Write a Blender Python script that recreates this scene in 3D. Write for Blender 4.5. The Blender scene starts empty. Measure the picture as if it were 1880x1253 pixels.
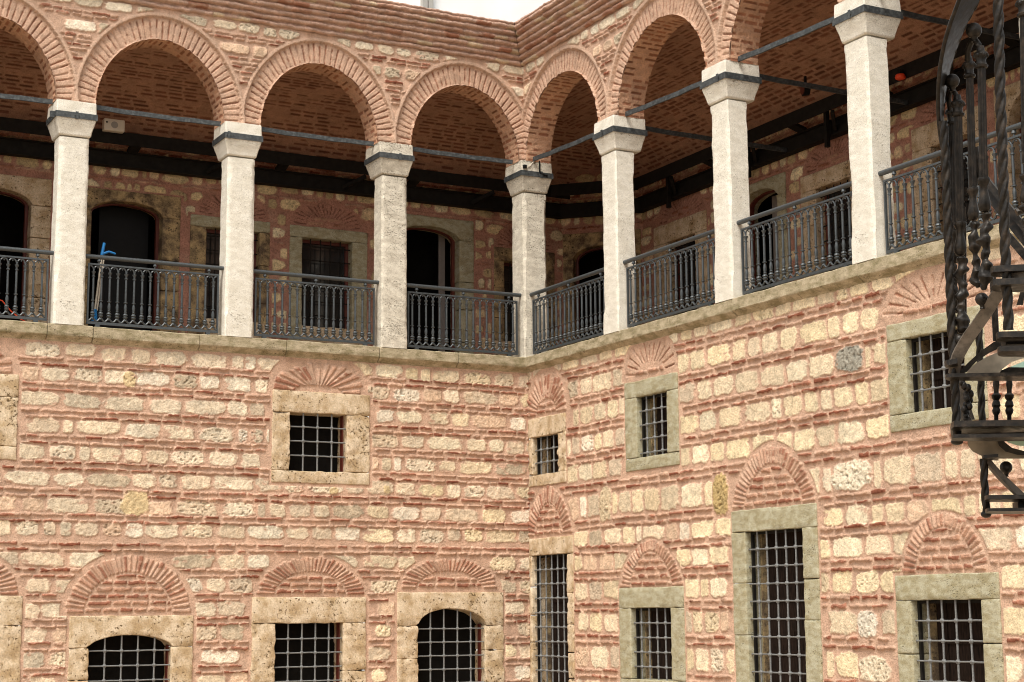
import bpy, math, random
import numpy as np
from mathutils import Vector, Matrix

# ---------------------------------------------------------------- camera, sky, sun, exposure
scene = bpy.context.scene
COL = scene.collection
CAM = np.array([-12.1643425, -22.4233095, -3.8302220])
YAW, PITCH, ROLL, FPX = 0.48961938, 0.158451544, -0.00740960808, 3180.84798
def _rot(y, p, r):
    f = np.array([math.sin(y)*math.cos(p), math.cos(y)*math.cos(p), math.sin(p)])
    rt = np.array([math.cos(y), -math.sin(y), 0.0]); up = np.cross(rt, f)
    c, s = math.cos(r), math.sin(r)
    return np.array([c*rt+s*up, -s*rt+c*up, f])
RM = _rot(YAW, PITCH, ROLL)
cd = bpy.data.cameras.new('camera'); cam = bpy.data.objects.new('camera', cd); COL.objects.link(cam)
cd.sensor_width = 36; cd.lens = 36*FPX/1880; cd.clip_start = 0.1; cd.clip_end = 500
m = Matrix.Identity(4)
for i in range(3):
    m[i][0] = RM[0][i]; m[i][1] = RM[1][i]; m[i][2] = -RM[2][i]; m[i][3] = CAM[i]
cam.matrix_world = m
scene.camera = cam

SUN_EL, SUN_AZ = math.radians(58), math.radians(228)      # direction the light comes from (azimuth from +Y clockwise)
world = bpy.data.worlds.new("World"); scene.world = world; world.use_nodes = True
wt = world.node_tree; wt.nodes.clear()
wo = wt.nodes.new('ShaderNodeOutputWorld'); bg = wt.nodes.new('ShaderNodeBackground')
sky = wt.nodes.new('ShaderNodeTexSky'); sky.sky_type = 'NISHITA'; sky.sun_disc = False
sky.sun_elevation = SUN_EL; sky.sun_rotation = SUN_AZ; sky.dust_density = 3.0
hs = wt.nodes.new('ShaderNodeHueSaturation'); hs.inputs['Saturation'].default_value = 0.0
bg.inputs['Strength'].default_value = 0.14
wt.links.new(sky.outputs[0], hs.inputs['Color']); wt.links.new(hs.outputs[0], bg.inputs[0]); wt.links.new(bg.outputs[0], wo.inputs[0])
sd = bpy.data.lights.new('sun', 'SUN'); sd.energy = 2.1; sd.angle = math.radians(26); sd.color = (1.0, 0.93, 0.83)
sun = bpy.data.objects.new('sun', sd); COL.objects.link(sun)
ldir = Vector((math.sin(SUN_AZ)*math.cos(SUN_EL), math.cos(SUN_AZ)*math.cos(SUN_EL), math.sin(SUN_EL)))
sun.rotation_euler = ldir.to_track_quat('Z', 'Y').to_euler()
sun.location = (0, -10, 20)
scene.view_settings.view_transform = 'Standard'; scene.view_settings.look = 'None'
scene.view_settings.exposure = 0.68; scene.view_settings.gamma = 1
scene.cycles.filter_width = 1.05

# ---------------------------------------------------------------- numpy noise
_RNG = np.random.RandomState(7)
_TAB = _RNG.rand(64, 64, 64).astype(np.float32)
def vn2(x, y, seed=0):
    x = np.asarray(x, float); y = np.asarray(y, float)
    xi = np.floor(x).astype(int); yi = np.floor(y).astype(int); fx = x-xi; fy = y-yi
    fx = fx*fx*(3-2*fx); fy = fy*fy*(3-2*fy); T = _TAB[seed % 64]
    g = lambda a, b: T[a & 63, b & 63]
    a = g(xi, yi)*(1-fx)+g(xi+1, yi)*fx; b = g(xi, yi+1)*(1-fx)+g(xi+1, yi+1)*fx
    return (a*(1-fy)+b*fy)*2-1
def vn3(P, sc, seed=0):
    Q = P*sc+seed*7.31
    I = np.floor(Q).astype(int); F = Q-I; F = F*F*(3-2*F)
    out = 0
    for dx in (0, 1):
        for dy in (0, 1):
            for dz in (0, 1):
                w = (F[:, 0] if dx else 1-F[:, 0])*(F[:, 1] if dy else 1-F[:, 1])*(F[:, 2] if dz else 1-F[:, 2])
                out = out+w*_TAB[(I[:, 0]+dx) & 63, (I[:, 1]+dy) & 63, (I[:, 2]+dz) & 63]
    return out*2-1
def fbm2(x, y, seed=0, octs=3):
    o = 0; a = .6; f = 1.0
    for k in range(octs):
        o = o+a*vn2(x*f+k*13.7, y*f+k*5.1, seed+k); a *= .5; f *= 2.1
    return o
def sstep(a, b, x):
    t = np.clip((x-a)/(b-a), 0, 1); return t*t*(3-2*t)

# ---------------------------------------------------------------- materials
def newmat(name):
    m = bpy.data.materials.new(name); m.use_nodes = True
    nt = m.node_tree; bs = nt.nodes['Principled BSDF']
    return m, nt, bs
def N(nt, typ, **kw):
    n = nt.nodes.new(typ)
    for k, v in kw.items():
        if k in n.inputs: n.inputs[k].default_value = v
        else: setattr(n, k, v)
    return n
def ramp(nt, stops):
    r = nt.nodes.new('ShaderNodeValToRGB'); e = r.color_ramp.elements
    while len(e) < len(stops): e.new(0.5)
    for i, (p, c) in enumerate(stops):
        e[i].position = p; e[i].color = (c, c, c, 1) if isinstance(c, (int, float)) else (*c, 1)
    return r
def mul(nt, a, b, fac=1.0, mode='MULTIPLY'):
    x = nt.nodes.new('ShaderNodeMix'); x.data_type = 'RGBA'; x.blend_type = mode; x.inputs[0].default_value = fac
    nt.links.new(a, x.inputs[6]); nt.links.new(b, x.inputs[7]); return x.outputs[2]
def masonry_mat(name, grain=60, bump=.5, speck=.35, base=None, spec=.2):
    """vertex colour (each stone's own colour) times fine grain, with pits"""
    m, nt, bs = newmat(name); L = nt.links
    tc = N(nt, 'ShaderNodeTexCoord')
    if base is None:
        at = N(nt, 'ShaderNodeAttribute', attribute_name='Col'); c0 = at.outputs['Color']
    else:
        rgb = N(nt, 'ShaderNodeRGB'); rgb.outputs[0].default_value = (*base, 1); c0 = rgb.outputs[0]
    n1 = N(nt, 'ShaderNodeTexNoise', Scale=grain, Detail=5.0, Roughness=.65)
    n2 = N(nt, 'ShaderNodeTexNoise', Scale=grain*.13, Detail=4.0, Roughness=.6)
    n3 = N(nt, 'ShaderNodeTexVoronoi', Scale=grain*.55)
    for n in (n1, n2, n3): L.new(tc.outputs['Object'], n.inputs['Vector'])
    r1 = ramp(nt, [(0.28, 1-speck), (0.5, 1.0), (0.75, 1+speck*.5)]); L.new(n1.outputs[0], r1.inputs[0])
    r2 = ramp(nt, [(0.3, (.80, .80, .78)), (0.7, (1.12, 1.1, 1.06))]); L.new(n2.outputs[0], r2.inputs[0])
    c = mul(nt, c0, r1.outputs[0]); c = mul(nt, c, r2.outputs[0])
    L.new(c, bs.inputs['Base Color'])
    bs.inputs['Roughness'].default_value = .92; bs.inputs['Specular IOR Level'].default_value = spec
    b = N(nt, 'ShaderNodeBump', Strength=bump, Distance=.012)
    ad = N(nt, 'ShaderNodeMath', operation='ADD'); L.new(n1.outputs[0], ad.inputs[0])
    mv = N(nt, 'ShaderNodeMath', operation='MULTIPLY'); mv.inputs[1].default_value = .35
    L.new(n3.outputs['Distance'], mv.inputs[0]); L.new(mv.outputs[0], ad.inputs[1])
    L.new(ad.outputs[0], b.inputs['Height']); L.new(b.outputs[0], bs.inputs['Normal'])
    return m
def pitted_mat(name, colA, colB, pit, grain=25, pits=.36, pitscale=38, streak=(1, 1, 1), bump=.6):
    """porous dressed stone: two tones, dark open pits, tool marks"""
    m, nt, bs = newmat(name); L = nt.links
    tc = N(nt, 'ShaderNodeTexCoord'); mp = N(nt, 'ShaderNodeMapping'); mp.inputs['Scale'].default_value = streak
    L.new(tc.outputs['Object'], mp.inputs[0])
    n1 = N(nt, 'ShaderNodeTexNoise', Scale=grain*.16, Detail=7.0, Roughness=.68)
    n2 = N(nt, 'ShaderNodeTexNoise', Scale=grain*1.6, Detail=4.0, Roughness=.7)
    n3 = N(nt, 'ShaderNodeTexNoise', Scale=pitscale, Detail=3.0, Roughness=.6)
    n4 = N(nt, 'ShaderNodeTexNoise', Scale=2.2, Detail=3.0)
    for n in (n1, n2, n3, n4): L.new(mp.outputs[0], n.inputs['Vector'])
    x = nt.nodes.new('ShaderNodeMix'); x.data_type = 'RGBA'
    x.inputs[6].default_value = (*colA, 1); x.inputs[7].default_value = (*colB, 1)
    r0 = ramp(nt, [(.40, 0.0), (.60, 1.0)]); L.new(n1.outputs[0], r0.inputs[0]); L.new(r0.outputs[0], x.inputs[0])
    r2 = ramp(nt, [(.3, .70), (.7, 1.24)]); L.new(n2.outputs[0], r2.inputs[0])
    c = mul(nt, x.outputs[2], r2.outputs[0])
    ad = N(nt, 'ShaderNodeMath', operation='MULTIPLY_ADD'); ad.inputs[1].default_value = .35
    L.new(n4.outputs[0], ad.inputs[0]); L.new(n3.outputs[0], ad.inputs[2])
    r3 = ramp(nt, [(pits+.12, 0.0), (pits+.19, 1.0)]); L.new(ad.outputs[0], r3.inputs[0])
    y = nt.nodes.new('ShaderNodeMix'); y.data_type = 'RGBA'; y.inputs[6].default_value = (*pit, 1)
    L.new(r3.outputs[0], y.inputs[0]); L.new(c, y.inputs[7])
    L.new(y.outputs[2], bs.inputs['Base Color'])
    bs.inputs['Roughness'].default_value = .9; bs.inputs['Specular IOR Level'].default_value = .2
    h = N(nt, 'ShaderNodeMath', operation='MULTIPLY_ADD'); h.inputs[1].default_value = .45
    L.new(n2.outputs[0], h.inputs[0]); L.new(r3.outputs[0], h.inputs[2])
    b = N(nt, 'ShaderNodeBump', Strength=bump, Distance=.01); L.new(h.outputs[0], b.inputs['Height'])
    L.new(b.outputs[0], bs.inputs['Normal'])
    return m
def metal_mat(name, base, rough=.45, metallic=.3, var=.35, scale=30, dust=None):
    m, nt, bs = newmat(name); L = nt.links
    tc = N(nt, 'ShaderNodeTexCoord'); n1 = N(nt, 'ShaderNodeTexNoise', Scale=scale, Detail=5.0, Roughness=.65)
    L.new(tc.outputs['Object'], n1.inputs['Vector'])
    hi = dust or tuple(min(1, c*(1+var)) for c in base)
    r = ramp(nt, [(.35, tuple(c*(1-var) for c in base)), (.5, base), (.72, hi)]); L.new(n1.outputs[0], r.inputs[0])
    L.new(r.outputs[0], bs.inputs['Base Color'])
    rr = ramp(nt, [(.3, rough*.7), (.7, min(1, rough*1.35))]); L.new(n1.outputs[0], rr.inputs[0]); L.new(rr.outputs[0], bs.inputs['Roughness'])
    bs.inputs['Metallic'].default_value = metallic
    b = N(nt, 'ShaderNodeBump', Strength=.15, Distance=.002); L.new(n1.outputs[0], b.inputs['Height']); L.new(b.outputs[0], bs.inputs['Normal'])
    return m
def plain_mat(name, base, rough=.6, var=.15, scale=12, stretch=(1, 1, 1)):
    m, nt, bs = newmat(name); L = nt.links
    tc = N(nt, 'ShaderNodeTexCoord'); mp = N(nt, 'ShaderNodeMapping'); mp.inputs['Scale'].default_value = stretch
    n1 = N(nt, 'ShaderNodeTexNoise', Scale=scale, Detail=5.0); L.new(tc.outputs['Object'], mp.inputs[0]); L.new(mp.outputs[0], n1.inputs['Vector'])
    r = ramp(nt, [(.3, tuple(c*(1-var) for c in base)), (.7, tuple(min(1, c*(1+var)) for c in base))]); L.new(n1.outputs[0], r.inputs[0])
    L.new(r.outputs[0], bs.inputs['Base Color']); bs.inputs['Roughness'].default_value = rough
    return m
M = {}
M['masonry'] = masonry_mat('striped_masonry', 62, .9, .42)
M['arcade'] = masonry_mat('arcade_masonry', 62, .8, .36)
M['gallery'] = masonry_mat('gallery_masonry', 48, 1.0, .5)
M['marble'] = pitted_mat('white_marble', (.77, .73, .635), (.66, .615, .515), (.30, .25, .18), grain=40, pits=.335, pitscale=52, streak=(1, 1, 2.2), bump=.8)
M['tuff'] = pitted_mat('tan_tuff', (.42, .30, .17), (.64, .52, .37), (.13, .085, .04), grain=30, pits=.375, pitscale=30, bump=.7)
M['green_stone'] = pitted_mat('green_grey_stone', (.31, .27, .16), (.43, .405, .29), (.10, .085, .05), grain=48, pits=.365, pitscale=44, streak=(1, 1, 1.8), bump=.55)
M['ledge'] = pitted_mat('ledge_stone', (.46, .385, .265), (.25, .21, .12), (.08, .06, .035), grain=34, pits=.36, pitscale=32, streak=(1, 1, 2.2), bump=.6)
M['dark_tuff'] = pitted_mat('stained_stone', (.46, .335, .17), (.12, .085, .055), (.05, .035, .02), grain=30, pits=.37, pitscale=30, bump=.6)
M['rail_iron'] = metal_mat('grey_painted_iron', (.060, .068, .072), .38, .2, .25, 40)
M['tie_iron'] = metal_mat('weathered_iron', (.050, .056, .058), .6, .2, .4, 26, (.12, .13, .13))
M['grille_iron'] = metal_mat('grille_iron', (.17, .172, .168), .6, .15, .35, 60)
M['stair_iron'] = metal_mat('cast_iron', (.018, .015, .012), .40, .2, .5, 26, (.050, .036, .025))
M['stair_pale'] = metal_mat('dusty_iron', (.13, .105, .08), .6, .1, .45, 18)
M['stair_under'] = plain_mat('dusty_underside', (.30, .25, .185), .8, .25, 16)
M['steel'] = plain_mat('black_steel', (.014, .012, .010), .7, .3)
M['dark'] = plain_mat('painted_interior_shade', (.006, .005, .004), 1.0, .3)  # near-black colour stands in for the shade of unlit interiors
M['wood'] = plain_mat('dark_shutter_wood', (.017, .010, .007), .9, .7, 9, (9, 9, 1))
M['redwood'] = plain_mat('red_brown_wood', (.11, .022, .012), .5, .3, 8, (6, 6, 1))
M['plaster'] = plain_mat('pale_plaster', (.20, .17, .15), .8, .1)
M['white_wall'] = plain_mat('white_render', (.90, .90, .88), .85, .06, 1.2)
M['grey_wall'] = plain_mat('grey_render', (.42, .40, .36), .8, .06, 2)
M['paving'] = masonry_mat('paving', 20, .3, .2, (.40, .31, .22)); M['floor'] = masonry_mat('floor_tiles', 20, .3, .2, (.42, .29, .20))
M['blue'] = plain_mat('blue_plastic', (.010, .18, .48), .4, .2)
M['offwhite'] = plain_mat('offwhite_plastic', (.62, .56, .46), .45, .05)
M['grey_mesh'] = plain_mat('grey_mesh', (.30, .28, .25), .6, .05)
M['red'] = plain_mat('red_plastic', (.80, .075, .02), .4, .1)
M['mint'] = plain_mat('mint_glass', (.42, .62, .50), .25, .06)
M['black'] = plain_mat('black_plastic', (.01, .01, .01), .5, .1)
M['marble_old'] = pitted_mat('weathered_marble', (.70, .65, .54), (.52, .47, .38), (.20, .165, .12), grain=44, pits=.375, pitscale=48, streak=(1, 1, 2.0), bump=.9)
M['stair_iron'].node_tree.nodes['Principled BSDF'].inputs['Specular IOR Level'].default_value = .3
for k_ in ('dark', 'steel', 'black', 'wood'): M[k_].node_tree.nodes['Principled BSDF'].inputs['Specular IOR Level'].default_value = .12
g, nt, bs = newmat('window_glass'); bs.inputs['Base Color'].default_value = (.02, .02, .02, 1); bs.inputs['Roughness'].default_value = .08
M['glass'] = g

# ---------------------------------------------------------------- mesh helpers
def mk(name, verts, faces, mat, parent=None, smooth=True, colors=None, loc=None, rotz=0):
    me = bpy.data.meshes.new(name)
    verts = np.asarray(verts, np.float32)
    if isinstance(faces, np.ndarray):
        nf, k = faces.shape
        me.vertices.add(len(verts)); me.vertices.foreach_set('co', verts.ravel())
        me.loops.add(nf*k); me.loops.foreach_set('vertex_index', faces.astype(np.int32).ravel())
        me.polygons.add(nf); me.polygons.foreach_set('loop_start', np.arange(0, nf*k, k, dtype=np.int32))
        me.polygons.foreach_set('loop_total', np.full(nf, k, np.int32))
        me.update(calc_edges=True)
    else:
        me.from_pydata(verts.tolist(), [], faces); me.update()
    if smooth: me.polygons.foreach_set('use_smooth', np.ones(len(me.polygons), bool))
    if colors is not None:
        ca = me.color_attributes.new('Col', 'FLOAT_COLOR', 'POINT')
        c4 = np.ones((len(verts), 4), np.float32); c4[:, :3] = colors; ca.data.foreach_set('color', c4.ravel())
    if mat: me.materials.append(M[mat])
    o = bpy.data.objects.new(name, me); COL.objects.link(o)
    if parent: o.parent = parent
    if loc is not None: o.location = loc
    if rotz: o.rotation_euler = (0, 0, rotz)
    return o
def FL(s, o, z): return (s, o, z)
def FR(s, o, z): return (o, -s, z)
RZ = {'L': 0.0, 'R': -math.pi/2}
def world(side, s, o, z): return FL(s, o, z) if side == 'L' else FR(s, o, z)
def tag(o, label=None, cat=None, group=None, kind=None):
    if label: o['label'] = label
    if cat: o['category'] = cat
    if group: o['group'] = group
    if kind: o['kind'] = kind
    return o
def thing(name, label, cat, side='L', s=0, o=0, z=0, group=None, rotz=None):
    e = bpy.data.objects.new(name, None); COL.objects.link(e); e.empty_display_size = .2
    e.location = world(side, s, o, z); e.rotation_euler = (0, 0, RZ[side] if rotz is None else rotz)
    return tag(e, label, cat, group)
class MB:
    """collects pieces in local coordinates (s to the right, o into the wall, z up)"""
    def __init__(self): self.v = []; self.f = []; self.n = 0
    def add(self, V, F):
        V = np.asarray(V, float)
        self.v.append(V); self.f += [tuple(int(i)+self.n for i in f) for f in F]; self.n += len(V)
    def block(self, x0, x1, y0, y1, z0, z1, r=.012, amp=.004, res=.06, seed=1, sc=9):
        def axis(a, b):
            r2 = min(r, (b-a)*.45); n = max(1, int(round((b-a-2*r2)/res)))
            return np.concatenate([[a, a+r2*.35], np.linspace(a+r2, b-r2, n+1), [b-r2*.35, b]])
        X, Y, Z = axis(x0, x1), axis(y0, y1), axis(z0, z1)
        nx, ny, nz = len(X), len(Y), len(Z); idx = {}; V = []; F = []
        def gi(i, j, k):
            key = (i, j, k)
            if key not in idx: idx[key] = len(V); V.append((X[i], Y[j], Z[k]))
            return idx[key]
        for i in range(nx-1):
            for j in range(ny-1):
                F.append((gi(i, j, 0), gi(i, j+1, 0), gi(i+1, j+1, 0), gi(i+1, j, 0)))
                F.append((gi(i, j, nz-1), gi(i+1, j, nz-1), gi(i+1, j+1, nz-1), gi(i, j+1, nz-1)))
        for i in range(nx-1):
            for k in range(nz-1):
                F.append((gi(i, 0, k), gi(i+1, 0, k), gi(i+1, 0, k+1), gi(i, 0, k+1)))
                F.append((gi(i, ny-1, k), gi(i, ny-1, k+1), gi(i+1, ny-1, k+1), gi(i+1, ny-1, k)))
        for j in range(ny-1):
            for k in range(nz-1):
                F.append((gi(0, j, k), gi(0, j, k+1), gi(0, j+1, k+1), gi(0, j+1, k)))
                F.append((gi(nx-1, j, k), gi(nx-1, j+1, k), gi(nx-1, j+1, k+1), gi(nx-1, j, k+1)))
        V = np.array(V)
        lo = np.array([x0, y0, z0]); hi = np.array([x1, y1, z1]); rr = np.minimum(r, (hi-lo)*.45)
        inner = np.clip(V, lo+rr, hi-rr); d = V-inner; q = d/rr; ln = np.linalg.norm(q, axis=1, keepdims=True); ln[ln < 1e-6] = 1
        V = inner+q/ln*rr*np.minimum(1, np.linalg.norm(q, axis=1, keepdims=True))
        if amp:
            cen = (lo+hi)/2; dirn = (V-cen)/((hi-lo)/2)
            n = vn3(V, sc, seed)+.5*vn3(V, sc*2.7, seed+3)
            V = V+np.sign(dirn)*np.abs(dirn)**6*(n[:, None]*amp)
        self.add(V, F)
    def box(self, x0, x1, y0, y1, z0, z1):
        V = [(x, y, z) for x in (x0, x1) for y in (y0, y1) for z in (z0, z1)]
        self.add(V, [(0, 1, 3, 2), (4, 6, 7, 5), (0, 4, 5, 1), (2, 3, 7, 6), (0, 2, 6, 4), (1, 5, 7, 3)])
    def loft(self, rings, caps=True):
        n = len(rings[0]); V = np.concatenate([np.asarray(r, float) for r in rings]); F = []
        for i in range(len(rings)-1):
            for j in range(n):
                k = (j+1) % n; F.append((i*n+j, i*n+k, (i+1)*n+k, (i+1)*n+j))
        if caps:
            F.append(tuple(range(n-1, -1, -1))); F.append(tuple((len(rings)-1)*n+j for j in range(n)))
        self.add(V, F)
    def tube(self, pts, r, n=8, flat=1.0, twist=0, lobes=0, lobeamp=.25):
        pts = [np.array(p, float) for p in pts]; rings = []; up = np.array([.13, .31, .94])
        rr = r if isinstance(r, (list, tuple, np.ndarray)) else [r]*len(pts)
        L = 0
        for i, p in enumerate(pts):
            t = pts[min(i+1, len(pts)-1)]-pts[max(i-1, 0)]; t /= (np.linalg.norm(t)+1e-9)
            ref = np.array([1.0, 0, 0]) if abs(t[2]) > .9 else np.array([0, 0, 1.0])
            a = np.cross(t, ref); a /= np.linalg.norm(a); b = np.cross(t, a)
            if i: L += np.linalg.norm(p-pts[i-1])
            ring = []
            for k in range(n):
                th = 2*math.pi*k/n+twist*L
                R = rr[i]*(.62+.42*abs(math.cos(lobes/2*(2*math.pi*k/n)))) if lobes < 0 else rr[i]*(1+lobeamp*math.cos(lobes*(2*math.pi*k/n))) if lobes else rr[i]
                ring.append(p+a*math.cos(th)*R+b*math.sin(th)*R*flat)
            rings.append(ring)
        self.loft(rings)
    def lathe(self, prof, n=8, c=(0, 0), sq=None):
        """prof: (z, r) from bottom to top"""
        rings = []
        for i, (z, r) in enumerate(prof):
            rings.append([(c[0]+r*math.cos(2*math.pi*k/n+.2), c[1]+r*math.sin(2*math.pi*k/n+.2), z) for k in range(n)])
        self.loft(rings)
    def bar(self, p, q, w, h, up=(0, 0, 1)):
        p = np.array(p, float); q = np.array(q, float); t = q-p; t /= np.linalg.norm(t)
        u = np.array(up, float); a = np.cross(t, u)
        if np.linalg.norm(a) < 1e-4: a = np.cross(t, (1.0, 0, 0))
        a /= np.linalg.norm(a); b = np.cross(a, t)
        rings = [[c+a*w/2*sx+b*h/2*sy for sx, sy in ((-1, -1), (1, -1), (1, 1), (-1, 1))] for c in (p, q)]
        self.loft(rings)
    def sphere(self, c, r, n=10, m=7, sz=1.0):
        rings = []
        for i in range(m+1):
            ph = -math.pi/2+math.pi*(i+.001 if i == 0 else i-.001 if i == m else i)/m
            rings.append([(c[0]+r*math.cos(ph)*math.cos(2*math.pi*k/n), c[1]+r*math.cos(ph)*math.sin(2*math.pi*k/n), c[2]+r*sz*math.sin(ph)) for k in range(n)])
        self.loft(rings)
    def prism(self, poly, a0, a1, axis='z'):
        """poly of 2-D points extruded from a0 to a1 along axis"""
        f = {'z': lambda p, a: (p[0], p[1], a), 'y': lambda p, a: (p[0], a, p[1]), 'x': lambda p, a: (a, p[0], p[1])}[axis]
        self.loft([[f(p, a) for p in poly] for a in (a0, a1)])
    def build(self, name, mat, parent=None, smooth=True, offset=None, loc=None, rotz=0):
        V = np.concatenate(self.v)
        if offset is not None: V = V-np.array(offset)
        o = mk(name, V, self.f, mat, parent, smooth, None, loc, rotz)
        if smooth:
            try:
                for p in o.data.polygons: pass
                o.data.set_sharp_from_angle(angle=math.radians(38))
            except Exception: pass
        return o
# ---------------------------------------------------------------- masonry height field
MORTAR = np.array([.565, .375, .275])
def stone_col(rng, pal):
    c = np.array(pal[rng.randint(len(pal))]); return c*(0.86+.24*rng.rand())
class Field:
    def __init__(self, s0, s1, z0, z1, res, seed=0, mortar=MORTAR, rough=.006):
        self.ns = int(round((s1-s0)/res))+1; self.nz = int(round((z1-z0)/res))+1
        self.s = np.linspace(s0, s1, self.ns); self.z = np.linspace(z0, z1, self.nz); self.res = res
        self.S, self.Z = np.meshgrid(self.s, self.z)
        self.rng = np.random.RandomState(seed); self.seed = seed
        n = fbm2(self.S*3, self.Z*3, seed); n2 = fbm2(self.S*14, self.Z*22, seed+5)
        self.base = n*rough+n2*rough*.45
        self.H = self.base.copy()
        v = 1+.13*fbm2(self.S*1.1, self.Z*1.5, seed+9)+.08*n2
        self.mortar = np.array(mortar)
        self.C = np.array(mortar)[None, None, :]*v[:, :, None]
        pale = sstep(.15, .7, fbm2(self.S*2.3, self.Z*5, seed+12))[:, :, None]
        self.C = self.C*(1-.22*pale)+np.array([.60, .44, .33])*.22*pale
        self.mask = np.ones_like(self.S, bool); self.hole = np.zeros_like(self.S, bool)
        self.jit = vn2(self.S*22, self.Z*22, seed+20); self.jit2 = vn2(self.S*55, self.Z*55, seed+21)
        self.grain = vn2(self.S*38, self.Z*38, seed+22)*.6+vn2(self.S*80, self.Z*80, seed+23)*.4
        self.smear = fbm2(self.S*9, self.Z*16, seed+30)
    stain = True
    def win(self, s0, s1, z0, z1):
        a = max(0, int((s0-self.s[0])/self.res)); b = min(self.ns, int((s1-self.s[0])/self.res)+2)
        c = max(0, int((z0-self.z[0])/self.res)); d = min(self.nz, int((z1-self.z[0])/self.res)+2)
        return (slice(c, d), slice(a, b)) if b > a and d > c else None
    def put(self, w, d, hgt, col, cover, rim=.16, dome=0.0, tex=.005):
        """d: distance field, 1 on the rim; cover: how much mortar is smeared over it"""
        d = d+self.jit[w]*.10+self.jit2[w]*.05
        m = sstep(1.0, 1-rim, d)*self.mask[w]
        h = hgt*(1+dome*(1-np.clip(d, 0, 1)**2))+self.grain[w]*tex+self.jit[w]*tex*.8
        self.H[w] = self.H[w]*(1-m)+(self.base[w]*.3+h)*m
        cm = sstep(.98, .86, d)*self.mask[w]*sstep(cover-.12, cover+.12, self.smear[w]+.55*(1-np.clip(d, 0, 1))+self.jit[w]*.15)
        var = (1+.16*self.grain[w]+.12*self.jit[w])[:, :, None]
        self.C[w] = self.C[w]*(1-cm[:, :, None])+np.asarray(col)*var*cm[:, :, None]
    def stone(self, sc, zc, hw, hh, col, hgt=.014, p=4.5, cover=-.35, slant=0, tex=.005, pitp=.28):
        w = self.win(sc-hw*1.1, sc+hw*1.1, zc-hh*1.15, zc+hh*1.15)
        if w is None or self.mask[w].mean() < .35: return
        u = (self.S[w]-sc)/hw; v = (self.Z[w]-zc-slant*(self.S[w]-sc))/hh
        r = self.rng
        k = [r.rand()*.22 for _ in range(4)]      # knocked-off corners
        d = (np.abs(u)**p+np.abs(v)**p)**(1/p)
        for (a, b), kk in zip(((1, 1), (1, -1), (-1, 1), (-1, -1)), k):
            d = np.maximum(d, (a*u+b*v)/(2-kk*2.0)*1.0)
        d = d+.09*vn2(self.S[w]*9, self.Z[w]*9, int(sc*37) % 60)
        self.put(w, d, hgt, col, cover, .11, .0, tex)
        if r.rand() < pitp:
            q = vn2(self.S[w]*34+sc, self.Z[w]*46, 7); pm = sstep(.42, .62, q)*(d < .86)*self.mask[w]
            self.H[w] -= pm*.012; self.C[w] *= (1-.38*pm)[:, :, None]
    def brick(self, sc, zc, hw, hh, col, hgt=.013, cover=0.1, slant=0):
        k_ = int(sc*53+zc*17) % 60
        w = self.win(sc-hw*1.1, sc+hw*1.1, zc-hh*1.6, zc+hh*1.6)
        if w is None or self.mask[w].mean() < .3: return
        u = (self.S[w]-sc)/hw; v = (self.Z[w]-zc-slant*(self.S[w]-sc))/hh
        X = self.S[w]; v = v+.42*vn2(X*11, X*0+zc*7, k_)+.28*vn2(X*31, X*0+zc*3, k_+1)
        v = v*(1+.35*vn2(X*16, X*0+zc*5, k_+2))
        d = np.maximum(np.abs(u)**3, np.abs(v)**1.6)
        self.put(w, d*.9, hgt, col, cover, .38, 0, .004)
    def arch(self, cx, zb, ai, ri, ao, ro, n, p=2.0, seed=3, hgt=.014, recess=0.0, tymp=.088, thin=False, cover=.0, reserve=True, fill=True, fanlo=0.02):
        """relieving arch: radial bricks between two (super)ellipses, brick courses within"""
        w = self.win(cx-ao-.05, cx+ao+.05, zb-.02, zb+ro+.05)
        if w is None: return
        X = self.S[w]-cx; Z = self.Z[w]-zb
        ri_n = ((np.abs(X)/ai)**p+(np.clip(Z, 0, 9)/ri)**p)**(1/p); ro_n = ((np.abs(X)/ao)**p+(np.clip(Z, 0, 9)/ro)**p)**(1/p)
        jw = self.jit[w]*.015
        ring = (ri_n > 1+jw) & (ro_n < 1.0+jw) & (Z > -.01)
        inside = (ri_n <= 1+jw) & (Z > -.01)
        t = np.clip((ri_n-1)/(ri_n-ro_n+1e-6), 0, 1)
        X0 = X; th = np.arctan2(Z/((ri+ro)/2), X/((ai+ao)/2))
        # arc length equalised angle
        tt = np.linspace(0, math.pi, 400); xs = (ai+ao)/2*np.sign(np.cos(tt))*np.abs(np.cos(tt))**(2/p); zs = (ri+ro)/2*np.sin(tt)**(2/p)
        L = np.concatenate([[0], np.cumsum(np.hypot(np.diff(xs), np.diff(zs)))]); ang = np.arctan2(zs/((ri+ro)/2), xs/((ai+ao)/2))
        u = np.interp(np.clip(th, 0, math.pi), ang, L/L[-1])*n
        rng = np.random.RandomState(seed)
        off = rng.rand(n+2)*.22-.11; wid = .24+.09*rng.rand(n+2); cv = rng.rand(n+2)*.9-.45; cr = rng.rand(n+2)
        i = np.clip(np.floor(u), 0, n+1).astype(int); f = u-i-.5-off[i]
        e0 = .02+.10*rng.rand(n+2); e1 = .86+.12*rng.rand(n+2)
        d = np.maximum(np.abs(f)/wid[i]*.8, np.maximum((e0[i]-t)/.06+.9, (t-e1[i])/.06+.9))
        d = d+self.jit[w]*.12+self.jit2[w]*.06
        m = sstep(1.0, .6, d)*ring
        H = self.H[w]; C = self.C[w]
        baseh = self.base[w]*.6-recess
        sel = ring | (inside & fill)
        H = np.where(sel, baseh, H)
        mc = self.mortar*(1+.08*self.grain[w])[:, :, None]
        C = np.where(sel[:, :, None], mc, C)
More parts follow.
